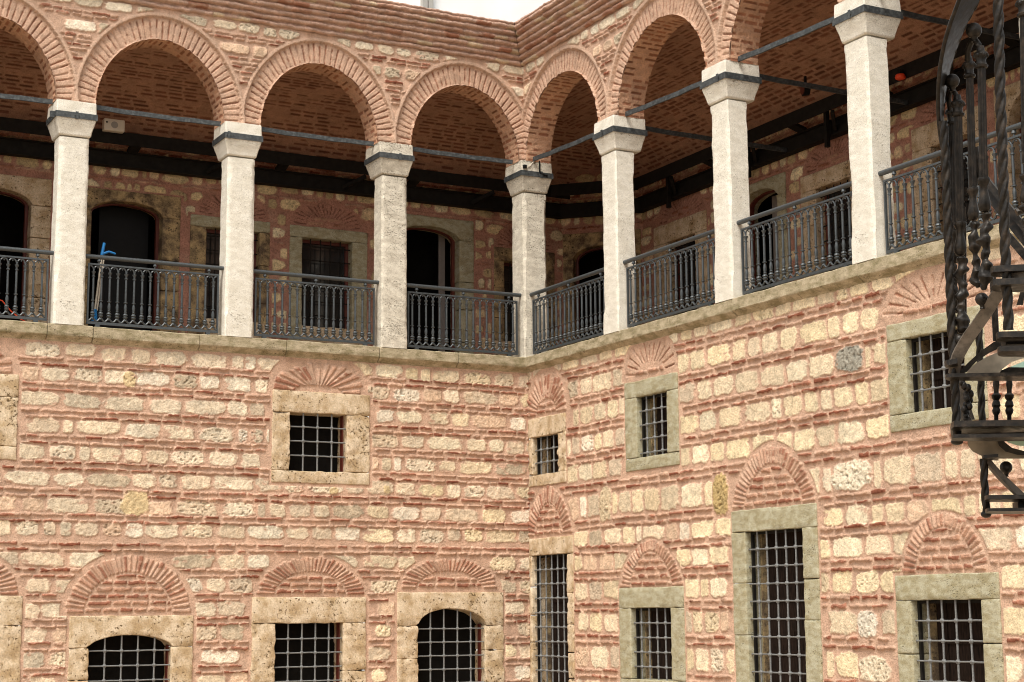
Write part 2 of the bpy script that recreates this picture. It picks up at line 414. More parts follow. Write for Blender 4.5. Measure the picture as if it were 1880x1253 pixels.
        if thin: m = sstep(1.0, .5, np.maximum(np.abs(f)/(wid[i]*.42)*.8, np.maximum((e0[i]-t)/.06+.9, (t-e1[i])/.06+.9))+self.jit[w]*.25+self.jit2[w]*.12)*ring; H = H-m*.016+ring*(self.grain[w]*.003+self.jit[w]*.003+.006*np.cos((f-.5)*2*np.pi)*0)
        else: H = H+m*(hgt+self.grain[w]*.003)
        c1 = np.array([.53, .325, .23]); c2 = np.array([.28, .105, .062])
        cb = c1*(1-sstep(.25, .75, cr[i])[:, :, None]*.75)+c2*sstep(.25, .75, cr[i])[:, :, None]*.75
        cm = (sstep(1.0, .75, d)*ring*sstep(cover-.1, cover+.25, self.smear[w]+cv[i]+.25))[:, :, None]
        if thin: cm = (m*sstep(-.5, .1, self.smear[w]+cv[i]))[:, :, None]*.85; cb = (np.array([.36, .15, .085]) if self.mortar[0] > .5 else np.array([.13, .045, .03]))*(1-.45*cr[i][:, :, None])
        C = C*(1-cm)+cb*(1+.15*self.grain[w])[:, :, None]*cm
        self.H[w] = H; self.C[w] = C
        if fill:
            keep = self.mask.copy(); self.mask[:] = False
            self.mask[w] = inside & ((ri_n < .97))
            z = zb+.045; row = 0
            while z < zb+ri-.02:
                half = ai*max(0, 1-((z-zb)/ri)**p)**(1/p)
                s = cx-half+.03-rng.rand()*.05
                while s < cx+half-.03:
                    Lb = .16+.16*rng.rand()
                    if s+Lb > cx+half: Lb = cx+half-s
                    if Lb > .05: self.brick(s+Lb/2, z+rng.rand()*.008, Lb/2-.008, .021, (np.array([.44, .25, .17]) if rng.rand() < .55 else np.array([.29, .12, .075])), hgt, cover-.15+rng.rand()*.3)
                    s += Lb+.01
                z += tymp; row += 1
            self.mask = keep
        if reserve: self.mask[w] &= ~((ro_n < 1.05) & (Z > -.03))
    def rect(self, s0, s1, z0, z1, hole=False):
        w = self.win(s0, s1, z0, z1)
        if w is None: return
        self.mask[w] = False
        if hole: self.hole[w] = True
    def course_stones(self, zc, h, pal, wmin, wmax, seed, s0=None, s1=None, gap=.035, cover=-.35, wavy=.012, hgt=.015, zone=None, hv=.12, p=4.5, small=.12, tex=.0048, pitp=.28):
        rng = self.rng = np.random.RandomState(seed)
        s = (self.s[0] if s0 is None else s0)-rng.rand()*.2; e = self.s[-1] if s1 is None else s1
        while s < e:
            L = wmin+(wmax-wmin)*rng.rand()**1.1
            if rng.rand() < small: L *= .45
            hh = h*(1-hv*rng.rand())
            z = zc+wavy*vn2(np.array([s*.9]), np.array([zc*3.1]), seed)[0]+(h-hh)*(rng.rand()-.5)
            pl = pal(s, rng) if callable(pal) else pal
            self.stone(s+L/2, z, L/2, hh/2, stone_col(rng, pl), hgt*(.7+.6*rng.rand()), p-.8+1.8*rng.rand(), cover+.42*(rng.rand()-.3), (rng.rand()-.5)*.08, tex, pitp)
            s += L+gap*(.6+.9*rng.rand())
    def course_bricks(self, zc, seed, s0=None, s1=None, lmin=.12, lmax=.42, hh=.019, cover=0.0, wavy=.012, hgt=.024, gap=.012, wkey=None):
        rng = np.random.RandomState(seed)
        s = (self.s[0] if s0 is None else s0)-rng.rand()*.2; e = self.s[-1] if s1 is None else s1
        while s < e:
            L = lmin+(lmax-lmin)*rng.rand()
            z = zc+wavy*vn2(np.array([s*.9]), np.array([(wkey if wkey is not None else zc)*3.1]), 40)[0]+(rng.rand()-.5)*.008
            k = rng.rand()
            c = np.array([.50, .315, .225]) if k < .48 else np.array([.36, .165, .108]) if k < .80 else np.array([.24, .085, .05])
            self.brick(s+L/2, z, L/2-.004, hh*(.8+.35*rng.rand()), c, hgt*(.7+.6*rng.rand()), cover+(rng.rand()-.5)*.5, (rng.rand()-.5)*.03)
            s += L+gap*(.5+2.2*rng.rand()**3*2)
    def build(self, name, mat, side='L', o=0.0, parent=None, snap=None, thick=None):
        if self.stain:
            st = sstep(.12, .75, fbm2(self.S*5.5, self.Z*.55, self.seed+44))*np.exp(-(self.z[-1]-self.Z)/.55)+.7*sstep(.35, .9, fbm2(self.S*.9, self.Z*.8, self.seed+50))
            self.C = self.C*(1-np.array([.17, .20, .24])*np.clip(st, 0, 1)[:, :, None])
        H = np.clip(self.H, -.08, .06)
        V = np.stack([self.S, o-H, self.Z], -1).reshape(-1, 3)
        idx = np.arange(self.ns*self.nz).reshape(self.nz, self.ns)
        hc = self.hole
        keep = ~(hc[:-1, :-1] & hc[1:, 1:] & hc[:-1, 1:] & hc[1:, :-1]) if snap is None else ~(snap['kill'])
        q = np.stack([idx[:-1, :-1], idx[:-1, 1:], idx[1:, 1:], idx[1:, :-1]], -1)[keep]
        if snap is not None: V[:, 0] = snap['S'].ravel(); V[:, 2] = snap['Z'].ravel()
        C = np.clip(self.C.reshape(-1, 3), .01, .95)
        used = np.zeros(len(V), bool); used[q.ravel()] = True; re = np.cumsum(used)-1
        return mk(name, V[used], re[q].astype(np.int32), mat, parent, True, C[used], None if parent else (0, 0, 0), 0 if parent else RZ[side])

# ---------------------------------------------------------------- grids for curved brick surfaces
def grid_mesh(P, C, name, mat, parent=None, side='L', flip=False):
    a, b = P.shape[:2]; idx = np.arange(a*b).reshape(a, b)
    q = np.stack([idx[:-1, :-1], idx[:-1, 1:], idx[1:, 1:], idx[1:, :-1]], -1).reshape(-1, 4)
    if flip: q = q[:, ::-1]
    return mk(name, P.reshape(-1, 3), q.astype(np.int32), mat, parent, True, np.clip(C.reshape(-1, 3), .01, .95), None if parent else (0, 0, 0), 0 if parent else RZ[side])
def brick_pattern(U, V, pu, lv, seed, hgt=.010, depress=False, cm=(.40, .235, .155), cb=(.16, .065, .04), cover=-.1):
    """rows of bricks: rows step along U (pitch pu), bricks run along V (length about lv)"""
    rng = np.random.RandomState(seed)
    row = np.floor(U/pu).astype(int); fu = U/pu-row-.5
    sh = rng.rand(4096); x = V/lv+sh[row & 4095]*3.7+.25*vn2(V*1.3, row*.77, seed); col = np.floor(x).astype(int); fv = x-col-.5
    hsh = rng.rand(64, 64); a = hsh[row & 63, col & 63]; b = hsh[col & 63, row & 63]
    j = vn2(U*22, V*22, seed+1)*.10+vn2(U*55, V*55, seed+2)*.06
    d = np.maximum(np.abs(fu)/(.17+.08*a), np.abs(fv)/(.30+.12*b))*.85+j
    m = sstep(1.0, .62, d)
    on = sstep(cover-.15, cover+.15, fbm2(U*4, V*4, seed+4)*.6+(b-.35)*1.3)
    n = fbm2(U*3, V*3, seed+6)
    h = n*.006+m*hgt*(-.6 if depress else 1)+j*.02
    cmx = (sstep(1.0, .8, d)*on)[..., None]
    C = np.array(cm)*(1+.13*n+.25*j)[..., None]
    C = C*(1-cmx)+(np.array(cb)*(.75+.7*a)[..., None])*cmx
    return h, C
# ================================================================ dimensions (metres; origin = inner corner of the gallery ledge)
HC = 3.0; TW = 0.40; BAYL, BAYR = 2.327, 2.667; TH = 0.42; DL, DR = 2.70, 3.20; ZG = -5.45
RISE_I, RISE_O = 1.06, 1.385
CREAM = [(.78, .65, .49), (.72, .575, .42), (.80, .69, .55), (.65, .525, .39), (.54, .44, .32), (.76, .62, .45), (.68, .49, .35)]
PALE = [(.80, .70, .55), (.76, .645, .49), (.70, .585, .44), (.74, .61, .45), (.62, .52, .39)]
YEL = [(.78, .645, .44), (.74, .60, .41), (.81, .695, .51), (.70, .575, .41), (.77, .63, .415)]

# ---------------------------------------------------------------- ground and far wall
b = MB(); b.block(-40, 12, -45, 8, ZG-.4, ZG, r=.01, amp=0, res=8)
tag(b.build('courtyard_paving', 'paving', smooth=False), kind='structure')

# ---------------------------------------------------------------- window openings on the lower walls: (s0,s1,z0,z1,crown) and surround (S0,S1,Ztop,Zbot)
WIN = [
 dict(side='L', op=(-3.66, -2.81, -1.80, -.99), sur=(-3.92, -2.46, -.69, -1.97), arch=(-3.24, -.70, .34, .10, .72, .52, 15, 2.6), bars=(3, 3), mat='tuff', arched=0, ps=.10,
      label='small square barred window in a tan stone frame, alone high on the left wall'),
 dict(side='L', op=(-6.36, -5.27, -5.0, -4.17), sur=(-6.62, -4.98, -3.765, None), arch=(-5.85, -3.735, .58, .52, .86, .775, 33, 2.0), bars=(4, 4), mat='tuff', arched=.155,
      label='low barred window with a shallow arched head, leftmost whole window of the bottom row'),
 dict(side='L', op=(-3.83, -2.84, -5.0, -3.88), sur=(-4.17, -2.50, -3.53, None), arch=(-3.32, -3.50, .52, .31, .80, .55, 31, 2.0), bars=(4, 5), mat='tuff', arched=0,
      label='square headed barred window in tan stone, middle of the bottom row on the left wall'),
 dict(side='L', op=(-1.705, -.64, -5.0, -3.93), sur=(-2.025, -.34, -3.465, None), arch=(-1.20, -3.41, .52, .24, .80, .45, 27, 2.0), bars=(4, 5), mat='tuff', arched=.235,
      label='round arched barred window in tan stone, nearest the wall corner on the left wall'),
 dict(side='L', op=(-8.55, -7.55, -5.0, -3.88), sur=(-8.80, -7.22, -3.51, None), arch=(-8.03, -3.50, .52, .31, .80, .57, 29, 2.0), bars=(4, 5), mat='tuff', arched=0,
      label='barred window cut off at the bottom left, only its right stone jamb in view'),
 dict(side='L', op=(-8.55, -7.70, -1.62, -.98), sur=(-8.80, -7.37, -.69, -1.79), arch=(-8.12, -.68, .34, .10, .72, .50, 15, 2.6), bars=(3, 3), mat='tuff', arched=0,
      label='small upper window cut off at the left edge, only its rough stone jamb in view'),
 dict(side='R', op=(.05, .80, -1.76, -1.205), sur=(-.08, 1.03, -.93, -1.93), arch=(.47, -.90, .30, .22, .68, .66, 19, 2.0), bars=(3, 2), mat='tuff', arched=0,
      label='tiny barred window in tan stone high beside the wall corner'),
 dict(side='R', op=(2.95, 3.68, -1.745, -.935), sur=(2.65, 3.94, -.72, -1.915), arch=(3.27, -.67, .36, .16, .66, .52, 13, 2.4), bars=(3, 3), mat='green_stone', arched=0,
      label='small barred window in a green grey stone frame, upper row, under the second bay of the right wall'),
 dict(side='R', op=(-.0, 1.03, -5.2, -2.935), sur=(-.08, 1.20, -2.69, None), arch=(.50, -2.66, .42, .46, .70, .74, 25, 1.75), bars=(5, 11), mat='tuff', arched=0,
      label='tall narrow barred opening in tan stone right beside the wall corner'),
 dict(side='R', op=(2.71, 3.67, -4.63, -3.715), sur=(2.42, 3.97, -3.45, -4.86), arch=(3.20, -3.45, .50, .47, .77, .62, 29, 1.7), bars=(4, 4), mat='green_stone', arched=0,
      label='small barred window in green stone under a pointed brick arch, between the two tall barred openings'),
 dict(side='R', op=(5.33, 6.435, -5.25, -2.835), sur=(5.055, 6.71, -2.575, None), arch=(5.88, -2.56, .57, .50, .83, .74, 33, 1.7), bars=(5, 12), mat='green_stone', arched=0,
      label='tall wide barred opening in green stone under a pointed brick arch on the right wall'),
 dict(side='R', op=(8.24, 9.27, -5.1, -3.68), sur=(8.00, 9.53, -3.42, None), arch=(8.76, -3.40, .43, .46, .64, .60, 27, 2.0), bars=(4, 6), mat='green_stone', arched=0,
      label='barred window in green stone at the bottom right below the spiral stair'),
 dict(side='R', op=(8.33, 9.20, -1.725, -.93), sur=(8.03, 9.50, -.745, -1.905), arch=(8.78, -.70, .50, .14, .85, .46, 13, 2.4), bars=(4, 3), mat='green_stone', arched=0,
      label='barred window in green stone half hidden behind the spiral stair, upper row'),
]
def prep(F, side):
    for i, w in enumerate([w for w in WIN if w['side'] == side]):
        S0, S1, zt, zb = w['sur']
        if zb is None: zb = ZG
        cx, zb_a, ai, ri, ao, ro, n, p = w['arch']
        F.arch(cx, zb_a, ai, ri, ao, ro, n, p, seed=11+i*3, hgt=.022, tymp=.088 if side == 'L' else .096, cover=-.05 if side == 'L' else .0, fill=(ri > .12), thin=(n == 13))
        F.rect(S0-.03, S1+.03, zb-.03, zt+.03)
        w2 = F.win(S0+.02, S1-.02, zb+.02, zt-.02)
        if w2: F.hole[w2] = True
# ---------------------------------------------------------------- left lower wall
F = Field(-10.4, .10, ZG, -.12, .0105, seed=3)
prep(F, 'L')
rowsL = [-.34, -.645, -.99, -1.335, -1.675, -2.015, -2.36, -2.665, -3.05, -3.38, -3.69, -4.00, -4.31, -4.62, -4.94, -5.25]
def palL(s, rng):
    return (YEL if rng.rand() < .35 else CREAM) if s > -3 else (PALE if rng.rand() < .45 else CREAM)
for k, z in enumerate(rowsL):
    F.course_stones(z, .205 if k else .20, palL, .24, .62, 100+k, gap=.032, cover=-.44, hgt=.0105, wavy=.016, p=4.2)
    if k < len(rowsL)-1:
        mid = (z+rowsL[k+1])/2
        if k == 7: mid -= .02
        for j, dz in enumerate((.040, -.040)):
            F.course_bricks(mid+dz, 300+k*5+j, cover=.06, hh=.0165, wkey=mid, lmin=.10, lmax=.42)
for sc, zc, hw, hh in [(-5.80, -2.30, .20, .17), (-3.0, -2.06, .07, .05), (-2.2, -2.02, .06, .06), (-5.93, -.66, .1, .12)]:
    F.rng = np.random.RandomState(int(abs(sc)*100)); F.stone(sc, zc, hw, hh, (.62, .48, .28), .02, 3.2, -.5)
tag(F.build('courtyard_wall', 'masonry', 'L', .10), 'pink mortared wall of pale stone rows and thin brick lines under the left gallery', 'wall')
# ---------------------------------------------------------------- right lower wall
F = Field(-.10, 12.0, ZG, -.12, .0105, seed=5)
prep(F, 'R')
rowsR = [(-.27, .14), (-.62, .25), (-1.03, .25), (-1.43, .25), (-1.83, .25), (-2.32, .32), (-2.75, .22), (-3.09, .23), (-3.48, .25), (-3.90, .27), (-4.36, .30), (-4.80, .27), (-5.2, .25)]
def palR(s, rng): return YEL if rng.rand() < min(.92, .25+s*.11) else CREAM
for sc, zc, hw, hh, c in [(7.39, -1.02, .25, .15, (.33, .31, .26)), (4.83, -2.36, .17, .26, (.46, .34, .16)), (7.35, -2.31, .36, .17, (.76, .67, .52)),
                          (7.52, -3.93, .16, .15, (.70, .63, .52)), (7.6, -4.40, .26, .14, (.74, .63, .47)), (2.1, -2.30, .17, .24, (.62, .50, .34))]:
    F.rng = np.random.RandomState(int(sc*100)); F.stone(sc, zc, hw, hh, c, .014, 3.8, -.6, 0, .007, 1)
    F.mask[F.win(sc-hw*1.0, sc+hw*1.0, zc-hh*1.0, zc+hh*1.0)] = False
for k, (z, h) in enumerate(rowsR):
    F.course_stones(z, h, palR, .26, .54, 500+k, gap=.034, cover=-.66, hgt=.011, hv=.05, wavy=.014, p=8, small=.12, tex=.0028, pitp=.10)
    if k < len(rowsR)-1:
        z2, h2 = rowsR[k+1]; mid = ((z-h/2)+(z2+h2/2))/2
        for j, dz in enumerate((.044, -.044)):
            F.course_bricks(mid+dz, 700+k*5+j, cover=.03, hh=.018, wkey=mid, lmin=.16, lmax=.40)
tag(F.build('courtyard_wall', 'masonry', 'R', .10), 'pink mortared wall of squared yellow stones and thin brick lines under the right gallery', 'wall')

# ---------------------------------------------------------------- windows of the lower walls
def lintel(mb, s0, s1, zlow, ztop, o0, o1, seed, amp=.006):
    rings = []; n = max(6, int((s1-s0)/.05)); zs = 5
    ss = np.concatenate([[s0, s0+.006], np.linspace(s0+.014, s1-.014, n), [s1-.006, s1]])
    for i, s in enumerate(ss):
        k = .010 if i in (0, len(ss)-1) else .004 if i in (1, len(ss)-2) else 0
        zl, zt = zlow(s)+k, ztop-k; a, c = o0+k, o1-k
        ring = [(s, a+.008, zl), (s, a, zl+.010)]+[(s, a, zl+(zt-zl)*t) for t in (.25, .5, .75)]+[(s, a, zt-.010), (s, a+.008, zt), (s, (a+c)/2, zt), (s, c, zt), (s, c, zl), (s, (a+c)/2, zl)]
        rings.append(ring)
    rings = np.array(rings); R = rings.reshape(-1, 3)
    n3 = vn3(R, 8, seed)+.5*vn3(R, 21, seed+2)
    R = R+np.stack([0*n3, -np.abs(n3)*amp, n3*amp], -1)
    mb.loft(R.reshape(rings.shape)[:, ::-1])
def make_window(w, i):
    side = w['side']; s0, s1, z0, z1 = w['op']; S0, S1, zt, zb = w['sur']; low = zb is None
    cx = (s0+s1)/2; base = ZG if low else zb
    t = thing('barred_window', w['label'], 'window', side, cx, .10, base, 'barred windows on the lower walls')
    off = (cx, .10, base); fo = .082; bo = .50
    mt = w['mat']; rise = w['arched']
    sur = MB()
    def zl(s):
        return z1+rise*math.sqrt(max(0, 1-((s-cx)/((s1-s0)/2))**2))**1.0 if rise and s0 < s < s1 else z1
    lb = MB(); lintel(lb, S0, S1, zl, zt, fo, bo, 5+i)
    lb.build('lintel', mt, t, offset=off)
    zbot = ZG if low else zb
    rng = random.Random(i)
    for (a, c) in ((S0, s0), (s1, S1)):
        jb = MB(); z = z1; botj = z0 if not low else ZG
        while z > botj+.01:
            h = min(z-botj, rng.uniform(.35, .8) if low else 5)
            if z-h-botj < .25: h = z-botj
            jb.block(a, c, fo+rng.uniform(-.004, .004), bo, z-h+.003, z-.003, r=.014, amp=.012 if mt == 'tuff' else .005, res=.035, seed=i+3, sc=14); z -= h
        jb.build('jamb', mt, t, offset=off)
    sb = MB()
    if not low or z0 > ZG+.3:
        sb.block(S0, S1, fo, bo, (zb if not low else ZG)+.002, z0-.003, r=.012, amp=.008 if mt == 'tuff' else .003, res=.05, seed=i+9)
        sb.build('sill', mt, t, offset=off)
    nv, nh = w['bars']; go = .132; gb = MB(); W = s1-s0
    vs = [s0+W*(k+1)/(nv+1) for k in range(nv)]; zs = []
    pit = .19 if side == 'L' else (.187 if W < 1 else .205)
    if side == 'L' and not low: pit = .20
    z = (z1-.045 if rise else z1-(.21 if low else .195))
    while z > z0+.04: zs.append(z); z -= pit
    for s in vs:
        top = zl(s)+.02
        gb.tube([(s+rng.uniform(-.003, .003), go, z0-.02), (s, go, (z0+top)/2), (s+rng.uniform(-.003, .003), go, top)], .0118, 6)
    for z in zs:
        pts = [(s0+W*k/8, go+.004, z+rng.uniform(-.003, .003)) for k in range(-0, 9)]
        pts[0] = (s0+.003, go+.004, z); pts[-1] = (s1-.003, go+.004, z)
        gb.tube(pts, .0105, 6)
        for s in vs: gb.sphere((s, go-.002, z), .027, 6, 4)
    gb.build('grille', 'grille_iron', t, offset=off)
    fb = MB()
    if side == 'R':
        for a in (s0+.005, s1-.035): fb.box(a, a+.03, .165, .20, z0, z1)
        fb.box(s0+.036, s1-.036, .165, .20, z1-.035, z1-.004)
        fb.build('iron_frame', 'steel', t, smooth=False, offset=off)
        pb = MB(); n = max(3, int(W/.16)); x = s0+.07
        pb.box(s0, s0+.035, .30, .46, z0, z1+.0)
        pb.build('reveal', 'dark_tuff', t, smooth=False, offset=off)
        sh = MB(); wd = (s1-x)/n
        for k in range(n): sh.box(x+k*wd+.004, x+(k+1)*wd-.004, .36+.006*(k % 2), .40, z0, z1+.0)
        for zz in np.arange(z0+.35, z1, .62): sh.box(x+.02, s1-.02, .345, .359, zz, zz+.05)
        if w['bars'][1] > 8: sh.tube([((s0+s1)/2+.05+.035*math.cos(a), .335, -4.05+.055*math.sin(a)) for a in np.linspace(0, 6.28, 13)], .006, 5)
        sh.build('shutter', 'wood', t, smooth=False, offset=off)
        bk = MB(); bk.box(s0, s1, .47, .49, z0, z1+.01); bk.build('painted_shade_backing', 'dark', t, smooth=False, offset=off)  # near-black sheet gives the shade behind the shutters
    else:
        fb.box(s1-.018, s1-.002, .21, .30, z0, z1+(0 if not rise else .02))
        fb.build('window_frame', 'redwood', t, smooth=False, offset=off)
        pb = MB(); pb.box(s0-.02, s1+.02, .42, .44, z0-.02, z1+rise+.02)
        pb.build('painted_shade_sheet', 'dark', t, smooth=False, offset=off)  # sheet painted near-black as the shade inside the window
for i, w in enumerate(WIN): make_window(w, i)

# ---------------------------------------------------------------- stone ledge under the colonnade
def ledge(side, s_end, label, sgn, bounds):
    """blocks with a moulded nose; the two ledges are mitred at the corner"""
    mb = MB(); rng = random.Random(5)
    prof = [(.30, -.005), (.10, 0.0), (.012, .0), (0, -.010), (0, -.145), (.008, -.155), (.05, -.185), (.105, -.225), (.115, -.25), (.30, -.25)]
    prof2 = []
    for a, c in zip(prof[:-1], prof[1:]):
        n = max(1, int(math.hypot(a[0]-c[0], a[1]-c[1])/.035))
        prof2 += [(a[0]+(c[0]-a[0])*k/n, a[1]+(c[1]-a[1])*k/n) for k in range(n)]
    prof2.append(prof[-1])
    for k in range(len(bounds)-1):
        a, c = bounds[k], bounds[k+1]; dz = rng.uniform(-.004, .003); do = rng.uniform(-.004, .004)
        ss = np.concatenate([[a+.004, a+.010], np.linspace(a+.02, c-.02, max(3, int((c-a)/.06))), [c-.010, c-.004]])
        rings = []
        for j, s in enumerate(ss):
            sh = .006 if j in (0, len(ss)-1) else 0
            ring = []
            for (o, z) in prof2:
                x = s
                if k == (len(bounds)-2 if sgn < 0 else 0) and ((sgn < 0 and j == len(ss)-1) or (sgn > 0 and j == 0)):
                    x = o if sgn < 0 else -o; oo = o; zz = z
                else: oo = o+do+sh; zz = z+dz-(sh if z > -.1 else -sh)
                ring.append((x, oo, zz))
            rings.append(ring)
        R = np.array(rings); Q = R.reshape(-1, 3); n3 = vn3(Q, 7, 4)+.6*vn3(Q, 19, 5); f = np.ones(len(Q))
        Q = Q+np.stack([0*n3, -n3*.004, n3*.004], -1)
        mb.loft(Q.reshape(R.shape)[:, ::-1])
    o = mb.build('stone_ledge', 'ledge', None, loc=(0, 0, 0), rotz=RZ[side]); tag(o, label, 'ledge')
ledge('L', -10.4, 'mossy stone ledge running along the left gallery under its columns', -1, [-10.4, -8.9, -7.05, -6.45, -5.0, -3.75, -2.35, -1.1, 0])
ledge('R', 12, 'mossy stone ledge running along the right gallery under its columns', 1, [0, 1.3, 2.7, 3.9, 5.3, 6.6, 7.7, 9.1, 10.4, 12])
# gallery floors
b = MB(); b.block(-10.4, 3.4, .301, 3.4, -.26, -.02, r=.005, amp=0, res=2)
tag(b.build('gallery_floor', 'floor', None, smooth=False), kind='structure')
b = MB(); b.block(.301, 3.4, -12, .300, -.26, -.021, r=.005, amp=0, res=2)
tag(b.build('gallery_floor', 'floor', None, smooth=False), kind='structure')

# ---------------------------------------------------------------- arcade fronts
def arcade(side, bay, s_lo, s_hi, nb, label, sgn):
    root = thing('arcade_wall', label, 'arcade wall', side, 0, 0, 0)
    F = Field(s_lo, s_hi, HC, 4.53, .0105, seed=21 if side == 'L' else 25, rough=.005)
    a_i = bay/2-.268; a_o = bay/2-.004; cs = []
    for i in range(nb):
        cs.append(TW/2-(i+.5)*bay if sgn < 0 else -TW/2+(i+.5)*bay)
    kill = np.zeros((F.nz-1, F.ns-1), bool); S2 = F.S.copy(); Z2 = F.Z.copy()
    for i, cx in enumerate(cs):
        F.arch(cx, HC, a_i, RISE_I, a_o, RISE_O, 41 if side == 'L' else 45, 2.0, seed=31+i*7, hgt=.020, recess=.036, fill=False, cover=.05, thin=True)
        # raised mortar rim round the ring
        w = F.win(cx-a_o-.08, cx+a_o+.08, HC, HC+RISE_O+.08)
        rn = np.sqrt(((F.S[w]-cx)/a_o)**2+((F.Z[w]-HC)/RISE_O)**2)+F.jit[w]*.004
        rim = (rn > 1.0) & (rn < 1.035)
        F.H[w] = np.where(rim, .008, F.H[w]); F.C[w] = np.where(rim[..., None], np.array([.57, .39, .29]), F.C[w])
    for k, (z, h) in enumerate([(4.41, .15), (4.08, .17)]):
        F.course_stones(z, h, PALE if k == 0 else CREAM, .20, .46, 900+k+(0 if side == 'L' else 40), gap=.04, cover=-.45, hgt=.020, p=4, hv=.18)
    for j, z in enumerate([4.29, 4.235, 3.95, 3.885, 3.82, 3.75, 3.68, 3.61, 3.54]):
        F.course_bricks(z, 950+j, cover=.05, hh=.017, lmin=.1, lmax=.3)
    for cx in cs:
        X = S2-cx; Z = Z2-HC; rn = np.sqrt((X/a_i)**2+(Z/RISE_I)**2)
        c = .25*(rn[:-1, :-1]+rn[1:, 1:]+rn[:-1, 1:]+rn[1:, :-1]); kill |= c < 1
        mm = (rn < 1) & (rn > .9); r = np.where(mm, rn, 1); S2 = np.where(mm, cx+X/r, S2); Z2 = np.where(mm, HC+Z/r, Z2)
    sw = F.build('arched_front', 'arcade', side, 0.0, root, snap=dict(kill=kill, S=S2, Z=Z2))
    # soffits
    for i, cx in enumerate(cs):
        th = np.linspace(0, math.pi, 300); dp = np.linspace(0, 1, 38)
        xs, zs = np.cos(th)*a_i, np.sin(th)*RISE_I
        L = np.concatenate([[0], np.cumsum(np.hypot(np.diff(xs), np.diff(zs)))])
        U, V = np.meshgrid(L, dp*(TH-.0), indexing='ij')
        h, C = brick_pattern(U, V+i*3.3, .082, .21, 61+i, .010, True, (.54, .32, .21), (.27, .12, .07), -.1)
        h = h*np.clip(V/.03, 0, 1)
        nx, nz = np.cos(th)[:, None], np.sin(th)[:, None]
        P = np.stack([cx+(a_i-h)*nx, .018+V, HC+(RISE_I-h)*nz], -1)
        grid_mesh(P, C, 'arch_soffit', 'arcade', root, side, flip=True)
    # impost blocks of brick between the rings (fills the wall down to the capitals, inner faces)
    # cornice of stepped brick courses
    prof = [(0, 4.498)]; p = 0.0; z = 4.50; ids = [0]; K = 7
    for k in range(K):
        hgt = .078 if k < K-1 else .10; st = .038
        prof += [(p+st*.8, z+.004), (p+st+.014, z+.014), (p+st+.014, z+.040), (p+st+.004, z+.052), (p+st-.012, z+.060), (p+st-.014, z+hgt-.002)] if k < K-1 else [(p+st*.8, z+.004), (p+st+.01, z+.016), (p+st+.01, z+.045), (p+st-.006, z+.055), (p+st-.006, z+.065), (p+st+.012, z+.072), (p+st+.012, z+.092), (p+st, z+.10)]
        ids += [k]*(6 if k < K-1 else 8); z += hgt; p += st
    prof += [(p-.15, z+.03), (-.6, z+.10)]; ids += [K, K]
    pf = []; pid = []
    for a, c, k in zip(prof[:-1], prof[1:], ids[1:]):
        n = max(1, int(math.hypot(a[0]-c[0], a[1]-c[1])/.013)) if k < K else 4
        for j in range(n): pf.append((a[0]+(c[0]-a[0])*j/n, a[1]+(c[1]-a[1])*j/n)); pid.append(k)
    pf.append(prof[-1]); pid.append(K); pf = np.array(pf); pid = np.array(pid)
    ss = np.arange(s_lo, s_hi+.32, .013) if sgn < 0 else np.arange(s_lo-.32, s_hi, .013)
    PP, SS = np.meshgrid(np.arange(len(pf)), ss, indexing='ij'); p_ = pf[PP, 0]; z_ = pf[PP, 1]; k_ = pid[PP]
    rng = np.random.RandomState(77); shf = rng.rand(16)*.3; x = (SS+shf[k_])/.27+.3*vn2(SS*1.5, k_*3.1, 5); bi = np.floor(x).astype(int); fb = x-bi
    hb = rng.rand(64, 16)[bi & 63, k_]
    wav = .008*vn2(SS*2.1, k_*1.7, 8)+.008*vn2(SS*8, k_*2.7+z_*14, 9)+.006*vn2(SS*27, z_*50, 10)
    joint = sstep(.06, .0, np.minimum(fb, 1-fb))
    nose = np.zeros_like(p_)
    zz0 = 4.50+.078*k_; rel = z_-zz0; nose = ((rel > -.002) & (rel < .055)).astype(float)*(k_ < K)
    pw = p_+wav+nose*(.006+(hb-.5)*.012-joint*.008)
    zw = z_+.008*vn2(SS*1.9, k_*2.3, 12)+.007*vn2(SS*10, k_*2.3, 13)+.004*vn2(SS*26, k_*3.3, 14)
    base = np.array([.48, .315, .245])[None, None]*(1+.20*fbm2(SS*5, z_*22, 3)+.12*vn2(SS*30, z_*70, 4))[..., None]
    bc = np.array([.55, .375, .295])*(1-sstep(.74, 1.0, hb))[..., None]+np.array([.36, .17, .11])*sstep(.74, 1.0, hb)[..., None]
    bc = np.where((hb < .16)[..., None], np.array([.60, .47, .33]), bc)
    on = (nose*sstep(-.4, .1, fbm2(SS*7, z_*30, 14))*(1-joint*.6))[..., None]
    C = base*(1-on)+bc*(1+.15*vn2(SS*25, z_*60, 15))[..., None]*on
    C = np.where((k_ >= K)[..., None], np.array([.45, .30, .22]), C)
    if sgn < 0: SS = np.minimum(SS, -pw)
    else: SS = np.maximum(SS, pw)
    P = np.stack([SS, -pw, zw], -1)
    grid_mesh(P, C, 'cornice', 'arcade', root, side, flip=True)
    return root, cs
arcL, csL = arcade('L', BAYL, -9.2, .05, 4, 'brick arcade with stepped cornice over the left gallery', -1)
arcR, csR = arcade('R', BAYR, -.05, 10.7, 4, 'brick arcade with stepped cornice over the right gallery', 1)

